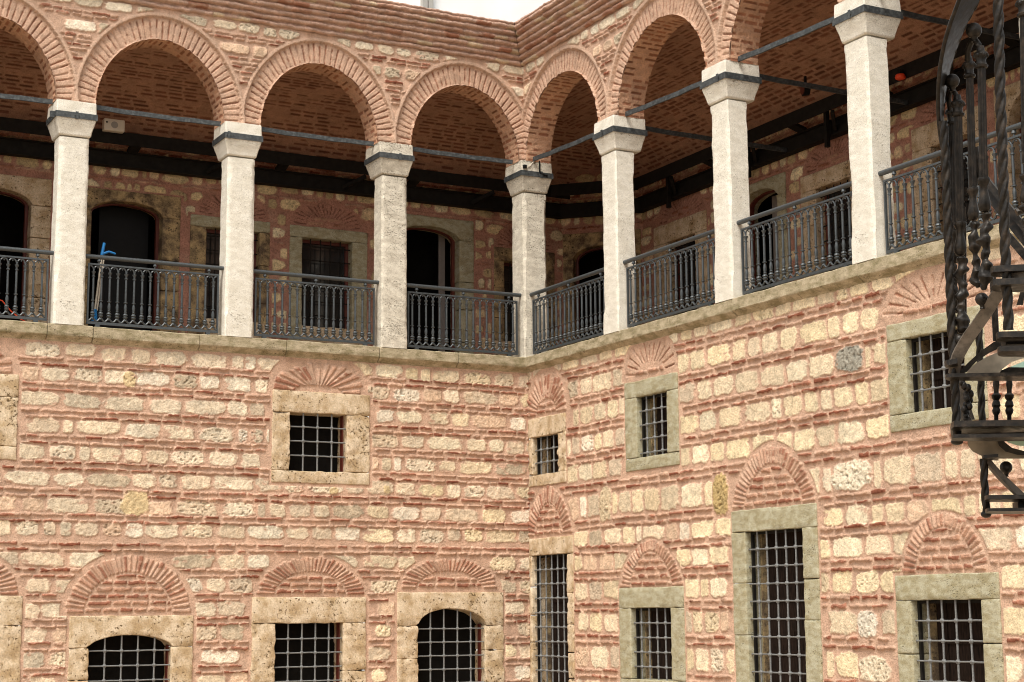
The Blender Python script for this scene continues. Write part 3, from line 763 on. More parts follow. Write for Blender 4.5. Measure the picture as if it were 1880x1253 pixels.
# ---------------------------------------------------------------- vaults
def vault(side, D, s0, s1, label, seed):
    t = np.linspace(0, math.pi/2, 130); o = TH-.02+(D-TH+.04)*np.sin(t)**1.0; zz = 3.18+1.03*np.cos(t)
    L = np.concatenate([[0], np.cumsum(np.hypot(np.diff(o), np.diff(zz)))]); s = np.arange(s0, s1, .02)
    U, V = np.meshgrid(L, s, indexing='ij')
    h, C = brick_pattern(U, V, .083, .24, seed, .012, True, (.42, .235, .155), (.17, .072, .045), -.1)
    nx = np.sin(t)[:, None]; nz = np.cos(t)[:, None]
    P = np.stack([V, o[:, None]-h*nx, zz[:, None]-h*nz], -1)
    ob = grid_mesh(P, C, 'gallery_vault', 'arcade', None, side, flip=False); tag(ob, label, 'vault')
vault('L', DL, -9.2, 3.3, 'dark brick vault over the left gallery', 81)
vault('R', DR, -2.8, 10.7, 'dark brick vault over the right gallery', 83)
# unseen slab added above the vaults to keep sky light out
for (x0, x1, y0, y1, nm) in ((-10.4, 3.9, .43, 3.9, 'left'), (.43, 3.9, -12, .42, 'right')):
    b = MB(); b.box(x0, x1, y0, y1, 4.42, 5.02)
    tag(b.build('sky_block_slab', 'grey_wall', None, smooth=False), 'unseen slab added over the %s gallery to keep sky light out' % nm, 'roof')
# ---------------------------------------------------------------- gallery back walls
GMORT = (.41, .21, .155); GST = [(.72, .57, .34), (.64, .50, .29), (.76, .65, .44), (.52, .40, .23), (.68, .52, .33)]
def gallery_field(s0, s1, ztop, seed, openings, D, side, label, loc=None, rotz=None, res=.016):
    F = Field(s0, s1, -.02, ztop, res, seed=seed, mortar=GMORT, rough=.007)
    for k, w in enumerate(openings):
        if w['kind'] == 'window':
            cx = (w['op'][0]+w['op'][1])/2; hw = (w['sur'][1]-w['sur'][0])/2
            F.arch(cx, w['sur'][2]+.02, hw*.52, .17, hw*.92, .40, 19, 2.2, seed=seed+k, hgt=.012, cover=.05, tymp=.08, thin=True)
        F.rect(w['sur'][0]-.03, w['sur'][1]+.03, w['sur'][3]-.03, w['sur'][2]+.02)
        w2 = F.win(w['sur'][0]+.03, w['sur'][1]-.03, w['sur'][3]-.1, w['sur'][2]-.03)
        F.hole[w2] = True
    z = .14; k = 0
    while z < ztop:
        F.course_stones(z, .215, GST, .14, .42, seed*7+k, gap=.035, cover=-.62, hgt=.020, hv=.42, wavy=.03, p=2.8, small=.3)
        if k % 3 == 1: F.course_bricks(z+.125, seed*9+k, cover=.25, hh=.018)
        z += .235 if k % 3 != 1 else .27; k += 1
    for j in range(4): F.course_bricks(3.12+j*.07, seed*3+j, cover=-.05, hh=.022)
    o = F.build('gallery_wall', 'gallery', side, D)
    if loc is not None: o.location = loc; o.rotation_euler = (0, 0, rotz)
    tag(o, label, 'wall'); return o
def make_gallery_opening(w, side, D, i, rotz=None, origin=None):
    s0, s1, z0, z1 = w['op']; S0, S1, zt, zb = w['sur']; cx = (s0+s1)/2; door = w['kind'] == 'door'
    t = thing('gallery_doorway' if door else 'gallery_window', w['label'], 'doorway' if door else 'window', side, cx, D, zb, 'doorways of the upper gallery' if door else 'windows of the upper gallery')
    if rotz is not None:
        d = cx; t.location = (origin[0]+d*math.cos(rotz), origin[1]+d*math.sin(rotz), zb); t.rotation_euler = (0, 0, rotz)
    off = (cx, D, zb); mt = w['mat']; rise = w.get('rise', 0); fo = D-.022; bo = D+.34
    def zl(s, g=0):
        return z1+rise*math.sqrt(max(0, 1-((s-cx)/((s1-s0)/2-g))**2)) if rise and s0 < s < s1 else z1
    lb = MB(); lintel(lb, S0, S1, zl, zt, fo, bo, 40+i); lb.build('lintel', w.get('lmat', mt), t, offset=off)
    for a, c in ((S0, s0), (s1, S1)):
        jb = MB(); z = z1; rng = random.Random(i*7+int(a*10))
        while z > zb+.01:
            h = min(z-zb, rng.uniform(.45, .9))
            if z-h-zb < .3: h = z-zb
            jb.block(a, c, fo+rng.uniform(-.004, .004), bo, z-h+.003, z-.003, r=.014, amp=.006, res=.06, seed=i); z -= h
        jb.build('jamb', mt, t, offset=off)
    if not door:
        sb = MB(); sb.block(S0, S1, fo, bo, zb, z0-.003, r=.014, amp=.006, res=.06, seed=i); sb.build('sill', 'tuff', t, offset=off)
        gb = MB(); n = 4
        for k in range(n): gb.tube([(s0+(s1-s0)*(k+1)/(n+1), D+.07, z0-.01), (s0+(s1-s0)*(k+1)/(n+1), D+.07, z1+.01)], .010, 6)
        for k in range(6):
            zz = z1-.12-k*.22
            if zz > z0: gb.tube([(s0-.01, D+.073, zz), (s1+.01, D+.073, zz)], .010, 6)
            for q in range(n): gb.sphere((s0+(s1-s0)*(q+1)/(n+1), D+.068, zz), .02, 6, 4)
        gb.build('grille', 'steel', t, offset=off)
        fr = MB(); fr.box(s0, s0+.05, D+.14, D+.20, z0, z1); fr.box(s1-.05, s1, D+.14, D+.20, z0, z1); fr.box(s0+.051, s1-.051, D+.142, D+.198, z1-.05, z1); 
        fr.build('window_frame', 'redwood', t, smooth=False, offset=off)
        p = MB(); p.box(s0, s1, D+.19, D+.20, z0, z1); p.build('pane', 'glass', t, smooth=False, offset=off)
    else:
        # thin wooden frame following the opening
        pts_o = []; pts_i = []; fw = .045
        for u in np.linspace(0, math.pi, 25):
            pts_o.append((cx-math.cos(u)*(s1-s0)/2*.999, z1+math.sin(u)*rise)); pts_i.append((cx-math.cos(u)*((s1-s0)/2-fw), z1+math.sin(u)*(rise-fw*.5)))
        pts_o = [(s0, zb)]+pts_o+[(s1, zb)]; pts_i = [(s0+fw, zb)]+pts_i+[(s1-fw, zb)]
        fm = MB(); R = [[(a[0], D+.16, a[1]), (b_[0], D+.16, b_[1]), (b_[0], D+.23, b_[1]), (a[0], D+.23, a[1])] for a, b_ in zip(pts_o, pts_i)]
        fm.loft(R); fm.build('door_frame', 'redwood', t, smooth=False, offset=off)
        if w.get('leaf'):
            la, lc, lm = w['leaf']; lf = MB(); lf.box(la, lc, D+.42, D+.46, zb, z1+rise); lf.build('door_leaf', lm, t, smooth=False, offset=off)
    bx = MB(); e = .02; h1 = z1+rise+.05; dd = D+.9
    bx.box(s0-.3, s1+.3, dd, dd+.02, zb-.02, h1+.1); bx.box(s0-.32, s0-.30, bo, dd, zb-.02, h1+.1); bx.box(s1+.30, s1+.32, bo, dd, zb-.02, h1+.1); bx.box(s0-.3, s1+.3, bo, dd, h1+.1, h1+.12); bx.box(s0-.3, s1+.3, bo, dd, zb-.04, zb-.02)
    bx.build('painted_shade_box', 'dark', t, smooth=False, offset=off)  # box painted near-black as the shade beyond the opening
GL = [
 dict(kind='door', op=(-7.75, -6.74, 0, 2.19), rise=.20, sur=(-8.05, -6.45, 2.60, 0), mat='tuff', label='open arched doorway at the far left of the gallery, cut off by the photo edge'),
 dict(kind='door', op=(-5.85, -4.77, 0, 2.20), rise=.19, sur=(-6.12, -4.49, 2.545, 0), mat='dark_tuff', leaf=(-5.62, -4.86, 'black'), label='open arched doorway in blackened stone behind the mop, left gallery'),
 dict(kind='window', op=(-4.08, -3.22, .71, 2.13), sur=(-4.33, -3.05, 2.30, .45), mat='dark_tuff', lmat='green_stone', label='gallery window mostly hidden behind the second column from the left'),
 dict(kind='window', op=(-2.51, -1.665, .71, 2.12), sur=(-2.72, -1.40, 2.30, .45), mat='green_stone', label='barred gallery window in a mossy stone frame under a fan of dark bricks, fully in view'),
 dict(kind='door', op=(-.85, .245, 0, 2.33), rise=.19, sur=(-1.10, .51, 2.68, 0), mat='green_stone', leaf=(.08, .19, 'plaster'), label='arched doorway in green stone with a pale inner leaf, left gallery, third column to its left'),
 dict(kind='window', op=(1.08, 1.85, .71, 2.07), sur=(.89, 2.05, 2.29, .45), mat='dark_tuff', label='gallery window seen past the corner column, right beside the gallery corner'),
]
GR = [
 dict(kind='window', op=(-.94, -.13, .71, 2.24), sur=(-1.34, .20, 2.55, .45), mat='tuff', label='gallery window under a broken tan lintel between the first two columns right of the corner'),
 dict(kind='door', op=(1.10, 2.06, 0, 2.37), rise=.18, sur=(.86, 2.27, 2.68, 0), mat='green_stone', leaf=(1.35, 1.70, 'plaster'), label='arched doorway in green stone with a half open pale door, right gallery'),
 dict(kind='window', op=(2.98, 3.75, .71, 2.26), sur=(2.63, 4.05, 2.50, .45), mat='tuff', label='gallery window under a wide porous tan lintel, half hidden by the third column from the corner'),
 dict(kind='window', op=(5.43, 6.2, .71, 2.28), sur=(5.06, 6.45, 2.60, .45), mat='tuff', label='gallery window behind the upper railing just left of the spiral stair'),
 dict(kind='door', op=(6.86, 7.86, 0, 2.20), rise=.42, sur=(6.62, 8.10, 2.72, 0), mat='tuff', leaf=(7.0, 7.8, 'plaster'), label='tall arched doorway with a red frame behind the spiral stair'),
]
gallery_field(-9.2, 2.22, 3.75, 51, GL, DL, 'L', 'rubble back wall of the left gallery with pink mortar')
gallery_field(-1.72, 10.7, 3.75, 53, GR, DR, 'R', 'rubble back wall of the right gallery with pink mortar')
GD = [dict(kind='door', op=(.20, 1.15, 0, 2.17), rise=.22, sur=(.02, 1.38, 2.62, 0), mat='dark_tuff', label='arched doorway in the slanting wall across the gallery corner')]
gallery_field(0, 1.42, 3.75, 55, GD, 0.0, 'L', 'narrow slanting wall across the gallery corner', (2.2, 2.7, 0), -math.pi/4)
for i, w in enumerate(GL): make_gallery_opening(w, 'L', DL, i)
for i, w in enumerate(GR): make_gallery_opening(w, 'R', DR, 20+i)
make_gallery_opening(GD[0], 'L', 0.0, 30, -math.pi/4, (2.2, 2.7))
for (x0, x1, y0, y1, side_) in ((-9.5, -9.2, .02, 3.2, 'left'), (.02, 3.6, -11.0, -10.7, 'right')):  # unseen walls added to stop light leaking in at the gallery ends
    b = MB(); b.box(x0, x1, y0, y1, -.02, 4.4)
    tag(b.build('light_block_wall', 'grey_wall', None, smooth=False), 'unseen wall added to stop light at the end of the %s gallery' % side_, 'wall')

# ---------------------------------------------------------------- black steel beams
def beams(side, D, o_up, s0, s1, corner, label1, label2, ks):
    t = thing('steel_wall_beam', label1, 'beam', side, (s0+s1)/2, D, 2.88); off = ((s0+s1)/2, D, 2.88)
    b = MB(); b.box(s0, s1, D-.12, D-.03, 2.88, 3.12); b.build('beam_web', 'steel', t, False, off)
    b = MB(); b.box(s0, s1, D-.17, D-.121, 2.882, 2.90); b.build('flange', 'steel', t, False, off)
    b = MB(); b.box(s0, s1, D-.17, D-.121, 3.10, 3.118); b.build('flange', 'steel', t, False, off)
    t = thing('steel_cable_tray', label2, 'cable tray', side, (s0+s1)/2, o_up, 3.14); off = ((s0+s1)/2, o_up, 3.14)
    b = MB(); b.box(s0, s1, o_up-.02, o_up+.0, 3.14, 3.335); b.build('tray', 'steel', t, False, off)
    for k, s in enumerate(ks):
        b = MB(); b.bar((s, o_up+.02, 3.12), (s-.28, D-.13, 2.96), .05, .06); b.build('bracket', 'steel', t, False, off)
        b = MB(); b.bar((s+.9, o_up+.05, 3.20), (s+.9, D-.14, 3.13), .16, .05); b.build('cross_plate', 'steel', t, False, off)
        if side == 'R':
            b = MB(); b.box(s-.40, s-.34, D-.24, D-.18, 2.72, 3.42); b.build('hanger', 'steel', t, False, off)
beams('L', DL, 2.28, -9.2, 2.12, 1, 'long black steel beam along the back wall of the left gallery', 'black steel cable tray above the wall beam of the left gallery', [-6.2, -3.85, -1.6, .7])
beams('R', DR, 2.78, -1.6, 10.7, 1, 'long black steel beam along the back wall of the right gallery', 'black steel cable tray above the wall beam of the right gallery', [-.2, 2.0, 3.9, 6.3, 8.9])
t = thing('steel_wall_beam', 'short black steel beam crossing the slanting corner of the gallery', 'beam', 'L', 2.6, 2.15, 2.88)
b = MB(); b.bar((2.08, 2.66, 3.0), (3.16, 1.58, 3.0), .09, .24); b.build('beam_web', 'steel', t, False, (2.6, 2.15, 2.88)); b = MB(); b.bar((1.75, 2.25, 3.24), (2.8, 1.2, 3.24), .03, .2); b.build('beam_web', 'steel', t, False, (2.6, 2.15, 2.88))

# ---------------------------------------------------------------- columns
def column(side, sc, label, corner=False, i=0, oc=None):
    """tapering-chamfer marble shaft with splayed capital; sc, oc = centre of the shaft"""
    oc = TW/2 if oc is None else oc
    t = thing('stone_column', label, 'column', side, sc, oc, 0, 'white columns of the gallery')
    rng = np.random.RandomState(i+4); n_side = 8
    def ring(hw, ch, z, jitter=0.0):
        pts = []
        for (ax, ay) in ((-1, -1), (1, -1), (1, 1), (-1, 1)):
            c1 = ch[(ax, ay)]
            A = (ax*hw, ay*(hw-c1)); B = (ax*(hw-c1), ay*hw)
            if (ax, ay) in ((-1, -1), (1, 1)): pts.append(('c', A, B))
            else: pts.append(('c', B, A))
        out = []
        for k in range(4):
            A, B = pts[k][1], pts[k][2]; Cn = pts[(k+1) % 4][1]
            out += [A, ((A[0]*.5+B[0]*.5), (A[1]*.5+B[1]*.5)), B]
            for q in range(1, n_side): out.append((B[0]+(Cn[0]-B[0])*q/n_side, B[1]+(Cn[1]-B[1])*q/n_side))
        return [(x, y, z) for x, y in out]
    zs = np.arange(0, 2.541, .035); rings = []
    for z in zs:
        ch = {}
        for kk, key in enumerate(((-1, -1), (1, -1), (1, 1), (-1, 1))):
            c0 = .020+.032*max(0, .35+.65*vn2(np.array([z*2.4]), np.array([kk*5.3+i*3]), 3)[0]+.35*vn2(np.array([z*7.]), np.array([kk*2.3+i*3]), 4)[0])+(.010 if (key[0] == -1) else 0)
            if z < .30 or z > 2.44: c0 *= .55
            ch[key] = c0
        rings.append(ring(TW/2*(1.0+.03*(1-z/2.54)-.015), ch, z))
    R = np.array(rings); Q = R.reshape(-1, 3); n3 = vn3(Q+i*9, 6, 2)*.5+vn3(Q+i*9, 26, 3)*.45+vn3(Q, 60, 5)*.3
    rad = np.stack([Q[:, 0], Q[:, 1], 0*Q[:, 0]], -1); ln = np.abs(rad).max(1, keepdims=True); Q = Q+rad/ln*(n3[:, None]*.0055)
    if not corner: Q[:, 1] = Q[:, 1]*.78-.044
    mb = MB(); mb.loft(Q.reshape(R.shape)); mb.build('shaft', 'marble_old' if i in (0, 3) else 'marble', t)
    prof = [(2.541, .200), (2.556, .214), (2.572, .216), (2.60, .222), (2.66, .238), (2.72, .256), (2.77, .268), (2.80, .269), (2.90, .266), (2.97, .265), (3.005, .262)]
    pr = []
    for (z, w_), (z2, w2) in zip(prof[:-1], prof[1:]):
        m_ = max(1, int((z2-z)/.03)); pr += [(z+(z2-z)*q/m_, w_+(w2-w_)*q/m_) for q in range(m_)]
    pr.append(prof[-1]); ch = {k_: .014 for k_ in ((-1, -1), (1, -1), (1, 1), (-1, 1))}
    R = np.array([ring(w_, ch, z) for z, w_ in pr]); Q = R.reshape(-1, 3); n3 = vn3(Q+i*5, 7, 6)+.5*vn3(Q+i*5, 30, 7)
    rad = np.stack([Q[:, 0], Q[:, 1], 0*Q[:, 0]], -1); ln = np.abs(rad).max(1, keepdims=True); Q = Q+rad/ln*(n3[:, None]*.004)
    mb = MB(); mb.loft(Q.reshape(R.shape)); mb.build('capital', 'marble_old' if i in (0, 3) else 'marble', t)
    b = MB(); w0, w1 = .270, .279
    b.box(-w1, w1, -w1, -w0, 2.765, 2.845); b.box(-w1, w1, w0, w1, 2.765, 2.845); b.box(-w1, -w0, -w0+.001, w0-.001, 2.765, 2.845); b.box(w0, w1, -w0+.001, w0-.001, 2.765, 2.845)
    bd = b.build('iron_band', 'tie_iron', t, False)
    b = MB(); bx = [.05, -.22, .0, .07, -.02, .12, .03][i % 7]
    b.box(bx-.018, bx+.018, -w1-.014, -w1-.0005, 2.755, 2.855)
    b.tube([(bx-.03, -w1-.007, 2.805), (bx+.03, -w1-.007, 2.805)], .008, 6)
    if i == 2: b.box(-w1-.05, -w1-.001, -.20, -.15, 2.76, 2.85)
    b.build('buckle', 'tie_iron', bd)
    # brick springer block above the capital, carrying the arches on the inner side
    return t
names = ['white stone column first to the left of the corner column', 'white stone column second to the left of the corner column', 'leftmost white stone column in view, right of the cut off bay']
for i in (1, 2, 3): column('L', TW/2-i*BAYL, names[i-1], i=i-1)
column('L', TW/2, 'white stone corner column with a small black camera on its capital', True, 3)
namesR = ['white stone column first to the right of the corner column', 'white stone column second to the right of the corner column', 'tall white stone column nearest the spiral stair']
for i in (1, 2, 3): column('R', -TW/2+i*BAYR, namesR[i-1], i=3+i)
column('R', -TW/2+4*BAYR, 'white stone column hidden beyond the right edge behind the stair', i=2)
column('L', TW/2-4*BAYL, 'white stone column beyond the left edge', i=1)

# ---------------------------------------------------------------- tie rods
def rod(p, q, label, sag=.012):
    b = MB(); p = np.array(p); q = np.array(q); c = (p+q)/2; ax = np.abs((q-p)/np.linalg.norm(q-p))
    pts = [p+(q-p)*k/8-np.array([0, 0, sag*4*(k/8)*(1-k/8)])+np.array([0, 0, .004*math.sin(k*2.3)]) for k in range(9)]
    b.loft([[x-c+np.array([dx, dy, dz])*1.0 for dx, dy, dz in ((-.011*ax[1], -.011*ax[0], -.031), (.011*ax[1], .011*ax[0], -.033), (.011*ax[1], .011*ax[0], .031), (-.011*ax[1], -.011*ax[0], .033))] for x in pts])
    o = b.build('tie_rod', 'tie_iron', None, loc=tuple(c)); tag(o, label, 'tie rod', 'iron tie rods of the arcade')
LBL = ['iron tie rod across the arch left of the corner', 'iron tie rod across the second arch left of the corner', 'iron tie rod across the third arch left of the corner', 'iron tie rod across the arch cut off at the left edge']
for i in range(4):
    c = TW/2-(i+.5)*BAYL; rod(world('L', c-BAYL/2+.24, .16, 3.02), world('L', c+BAYL/2-.22-(.08 if i == 0 else 0), .16, 3.02), LBL[i])
LBR = ['iron tie rod across the arch right of the corner', 'iron tie rod across the second arch right of the corner', 'iron tie rod across the third arch right of the corner', 'iron tie rod across the arch behind the spiral stair']
for i in range(4):
    c = -TW/2+(i+.5)*BAYR; rod(world('R', c-BAYR/2+.20, .14, 3.04), world('R', c+BAYR/2-.22, .10, 2.93), LBR[i])
LBC = ['iron tie rod from the first right column back to the wall', 'iron tie rod from the second right column back to the wall', 'iron tie rod from the tall right column back to the wall']
for i in range(3): rod(world('R', -TW/2+(i+1)*BAYR, .24, 2.97), world('R', -TW/2+(i+1)*BAYR, DR+.02, 2.95), LBC[i])

# ---------------------------------------------------------------- railings
bal = MB()
bal.lathe([(0, .010), (.012, .021), (.03, .013), (.045, .028), (.06, .034), (.075, .022), (.09, .034), (.105, .028), (.12, .014), (.132, .024), (.142, .015), (.17, .020), (.20, .0225), (.23, .018), (.262, .0115), (.268, .026), (.280, .026), (.286, .013), (.30, .0155), (.60, .0145), (.615, .013), (.618, .023), (.632, .023), (.636, .014), (.66, .016), (.68, .026), (.695, .030), (.70, .013)], 8)
BALME = None
def railing(side, s0, s1, label, n=16, o=.115, ext=(.0, .0)):
    global BALME
    cx = (s0+s1)/2; t = thing('balcony_railing', label, 'railing', side, cx, o, 0, 'iron railings between the columns')
    z0, z1 = .045, .865; a, c = s0-cx, s1-cx
    hb = MB(); hb.tube([(a-.07+ext[0], 0, .955), (c+.07+ext[1], 0, .955)], .030, 12); hr = hb.build('handrail', 'rail_iron', t)
    fb = MB(); fb.box(a, c, -.012, .012, z0, z0+.035); fb.box(a, c, -.014, .014, z1-.022, z1); fb.box(a, a+.022, -.013, .013, z0+.036, z1-.023); fb.box(c-.022, c, -.013, .013, z0+.036, z1-.023)
    fb.build('frame', 'rail_iron', t, False)
    for u in (.08, .5, .92):
        x = a+(c-a)*u; bb = MB(); bb.lathe([(z1-.001, .012), (z1+.02, .010), (z1+.03, .028), (z1+.06, .020)], 8, (x, 0)); bb.build('rail_bracket', 'rail_iron', hr)
    for u in (.08, .92):
        x = a+(c-a)*u; bb = MB(); bb.box(x-.03, x+.03, -.02, .02, -.004, z0-.001); bb.build('foot', 'rail_iron', t, False)
    w = (c-a-.044); p = w/n; xs = [a+.022+p*(k+.5) for k in range(n)]
    for k, x in enumerate(xs):
        if BALME is None:
            ob = bal.build('baluster', 'rail_iron', t); BALME = ob.data
        else:
            ob = bpy.data.objects.new('baluster', BALME); COL.objects.link(ob); ob.parent = t
        ob.location = (x, 0, z0+.065); ob.scale = (1, 1, .93)
    tr = MB(); zt = z0+.065+.65
    cen = [a+.022]+[(xs[k]+xs[k+1])/2 for k in range(n-1)]+[c-.022]
    for k in range(n-1):
        m_ = (xs[k]+xs[k+1])/2; r = p/2-.004
        tr.tube([(m_-math.cos(u)*r, 0, zt+.012+math.sin(u)*.062) for u in np.linspace(0, math.pi, 11)], .0105, 6)
        tr.sphere((m_, 0, zt+.050), .010, 6, 4)
    for sx, x in ((-1, xs[0]), (1, xs[-1])):
        tr.tube([(x+sx*(p/2-.004)*(1-math.cos(u))/1.0, 0, zt+.012+math.sin(u)*.062) for u in np.linspace(0, math.pi/2, 5)], .0105, 6)
    for x in xs:
        tr.sphere((x, 0, zt), .014, 6, 4)
    tr.build('arch_tracery', 'rail_iron', t)
    sc = MB(); zb = z0+.036
    for k in range(n+1):
        m_ = a+.022+p*k; h = p/2
        pts = []
        for u in np.linspace(-1, 1, 9):
            x = m_+u*h
            if x < a+.0 or x > c-.0: continue
            pts.append((x, 0, zb+.008+.062*abs(u)**1.7))
        if len(pts) > 2: sc.tube(pts, .012, 6)
    sc.build('scroll_base', 'rail_iron', t)
    return t
LR = ['iron railing left of the corner column', 'iron railing with sixteen balusters, second bay left of the corner', 'iron railing with the mop leaning behind it', 'iron railing cut off at the left edge']
for i in range(4):
    c = TW/2-(i+.5)*BAYL; railing('L', c-BAYL/2+TW/2+.06, c+BAYL/2-TW/2-.06, LR[i])
RR_ = ['iron railing right of the corner column', 'iron railing in the second bay right of the corner', 'iron railing in the third bay right of the corner', 'iron railing running behind the spiral stair']
for i in range(4):
    c = -TW/2+(i+.5)*BAYR; railing('R', c-BAYR/2+TW/2+.06, c+BAYR/2-TW/2-.06, RR_[i], n=17)

# ---------------------------------------------------------------- small things
def at(u, v, axis, val):
    """a point of the photograph carried out to the plane axis = val, in metres"""
    d = RM.T @ np.array([(u-940)/FPX, -(v-626)/FPX, 1.0]); i = 'xyz'.index(axis); return CAM+d*((val-CAM[i])/d[i])
def atd(u, v, d): return CAM+(RM.T @ np.array([(u-940)/FPX, -(v-626)/FPX, 1.0]))*d
def atz(u, z, d):
    p = atd(u, 626, d); return np.array([p[0], p[1], z])
# loudspeaker on the wall arm
t = thing('loudspeaker', 'white loudspeaker box hanging under the left gallery vault', 'loudspeaker', 'L', -5.70, 2.16, 3.38)
b = MB(); b.block(-.155, .155, -.06, .06, -.09, .09, r=.015, amp=0, res=.1); b.build('cabinet', 'offwhite', t)
b = MB(); b.tube([(-.0, -.061, .0), (-.0, -.066, .0)], .052, 16); b.build('speaker_cone', 'grey_mesh', t)
b = MB(); b.tube([(-.115, -.061, .03), (-.115, -.066, .03)], .014, 10); b.build('tweeter', 'black', t)
# squeegee / mop
t = thing('floor_mop', 'mop with two white poles, blue handles and blue head leaning by the left railing', 'mop', 'L', -6.42, .30, 0)
mo = np.array(world('L', -6.42, .30, 0.0))
def loc(u, v, y): return at(u, v, 'y', y)-mo
b = MB(); b.tube([loc(174, 570, .34), loc(187, 470, .30)], .013, 8); b.build('pole', 'offwhite', t); b = MB(); b.tube([loc(178, 570, .36), loc(191, 470, .32)], .012, 8); b.build('pole', 'offwhite', t)
b = MB(); b.tube([loc(187, 468, .30), loc(191.5, 446, .29)], .020, 8); b.build('handle', 'blue', t); b = MB(); b.tube([loc(188, 466, .30), loc(200, 462, .30), loc(212, 466, .30)], [.018, .016, .014], 8); b.build('handle', 'blue', t)
b = MB(); b.tube([loc(173, 568, .34), loc(173, 590, .34)], [.035, .045], 8); b.block(*[x for x in (loc(158, 590, .34)[0], loc(190, 590, .34)[0])], .01, .09, .0, .035, r=.01, amp=0, res=.1); b.build('mop_head', 'blue', t)
b = MB(); b.tube([np.array(world('L', x, .42+.05*math.sin(x*9), .02+.02*math.sin(x*13)))-np.array(world('L', -7.6, .4, 0)) for x in np.linspace(-6.95, -7.35, 12)]+[at(u, v, 'y', .4)-np.array([-7.6, .4, 0]) for u, v in ((48, 590), (38, 586), (20, 571), (4, 552), (-20, 545))], .008, 6)
tag(b.build('red_hose', 'red', None, loc=(-7.6, .4, 0)), 'red hose lying on the gallery floor behind the leftmost railing', 'hose')
# camera on the corner capital
t = thing('corner_camera', 'small black box on the capital of the corner column with its wire', 'camera', 'L', -.02, -.085, 2.90)
b = MB(); b.block(-.028, .028, -.022, .018, -.026, .026, r=.006, amp=0, res=.1); b.build('camera_body', 'black', t)
b = MB(); b.tube([(.03, .0, .0), (.09, .01, .015), (.14, .012, .08), (.19, .012, .12)], .006, 6); b.build('cable', 'offwhite', t)
b = MB(); b.tube([(.24, .01, .10), (.24, .005, -.07), (.25, .0, -.10), (.36, .0, -.12), (.42, .05, -.08), (.44, .06, .04)], .012, 8)
tag(b.build('bent_pipe', 'black', None, loc=world('L', .0, -.085, 2.92)), 'thin black conduit bending round the capital of the corner column', 'conduit')
# alarm and lamp
t = thing('fire_alarm', 'round orange red alarm sounder under the right cable tray', 'alarm', 'R', 5.45, 2.70, 3.16)
b = MB(); b.lathe([(-.034, .045), (-.022, .066), (.0, .072), (.005, .058), (.014, .066), (.030, .06)], 16); b.build('sounder', 'red', t)
b = MB(); b.box(-.03, .03, -.03, .03, .031, .10); b.build('mount', 'steel', t, False)
t = thing('round_floodlight', 'round dark floodlight with a reddish lens on the right vault', 'lamp', 'R', 3.75, 2.42, 3.43)
b = MB(); b.tube([(0, 0, 0), (.03, .08, 0)], [.10, .085], 16); b.build('lamp_housing', 'black', t)
b = MB(); b.tube([(-.004, -.012, 0), (-.001, -.002, 0)], .075, 16); b.build('lens', 'redwood', t)
b = MB(); b.bar((-.02, .06, .0), (-.02, .06, .20), .03, .03); b.build('arm', 'steel', t, False)

# ---------------------------------------------------------------- white building behind the roof
root = thing('neighbouring_building', 'white rendered building rising behind the cornice', 'building', 'L', 6, 16, ZG)
off = (6, 16, ZG)
b = MB(); b.block(-8, 20, 16, 24, ZG, 16, r=.05, amp=0, res=4); b.build('wall', 'white_wall', root, False, off)
pa = at(784, 5, 'y', 15.9)
b = MB(); b.box(pa[0]-.14, pa[0]+.0, 15.86, 15.99, ZG, 15.5); b.build('downpipe', 'grey_wall', root, False, off); b = MB(); b.box(pa[0]+.03, pa[0]+.15, 15.84, 15.99, ZG, 15.5); b.build('downpipe', 'grey_wall', root, False, off)
# ================================================================ cast iron spiral stair in the foreground
ST = atd(2060, 626, 8.8); ST = np.array([ST[0], ST[1], ZG])
stair = thing('spiral_staircase', 'dark cast iron spiral staircase with twisted posts and glass treads at the right edge', 'staircase', 'L', 0, 0, 0)
stair.location = ST
def sp(u, v, d): return atd(u, v, d)-ST
def path(pts, n=24):
    """smooth path through (u, v, d) points"""
    P = np.array([sp(*p) for p in pts]); L = np.concatenate([[0], np.cumsum(np.linalg.norm(np.diff(P, axis=0), axis=1))]); t = np.linspace(0, L[-1], n)
    if len(P) == 2: return [P[0]+(P[1]-P[0])*k/(n-1) for k in range(n)]
    out = []
    for x in t:
        i = min(max(np.searchsorted(L, x)-1, 0), len(P)-2); a = (x-L[i])/(L[i+1]-L[i])
        p0 = P[max(i-1, 0)]; p1 = P[i]; p2 = P[i+1]; p3 = P[min(i+2, len(P)-1)]
        out.append(.5*((2*p1)+(-p0+p2)*a+(2*p0-5*p1+4*p2-p3)*a*a+(-p0+3*p1-3*p2+p3)*a**3))
    return out
def px(w, d): return w/2*d/FPX
def spart(mb, name, mat='stair_iron', parent=None, smooth=True): return mb.build(name, mat, parent or stair, smooth)
def twisted(pts, w, d, tw=22):
    b = MB(); P = path(pts, int(max(20, sum(np.linalg.norm(sp(*a)-sp(*c)) for a, c in zip(pts[:-1], pts[1:]))/.011))); b.tube(P, px(w, d)*.98, 27, twist=tw, lobes=-3); return spart(b, 'twisted_post')
twisted([(1831, -60, 8.3), (1836, 150, 8.3), (1841, 300, 8.3), (1846, 470, 8.3), (1852, 606, 8.3)], 20, 8.3)
p2 = twisted([(1732, 222, 8.8), (1737, 330, 8.8), (1742, 470, 8.8), (1748, 620, 8.8), (1753, 700, 8.8), (1757, 808, 8.8)], 17, 8.8)
twisted([(1796, 585, 9.3), (1799, 650, 9.3), (1803, 776, 9.3)], 14, 9.3)
twisted([(1806, 842, 8.9), (1808, 900, 8.9), (1811, 940, 8.9)], 15, 8.9)
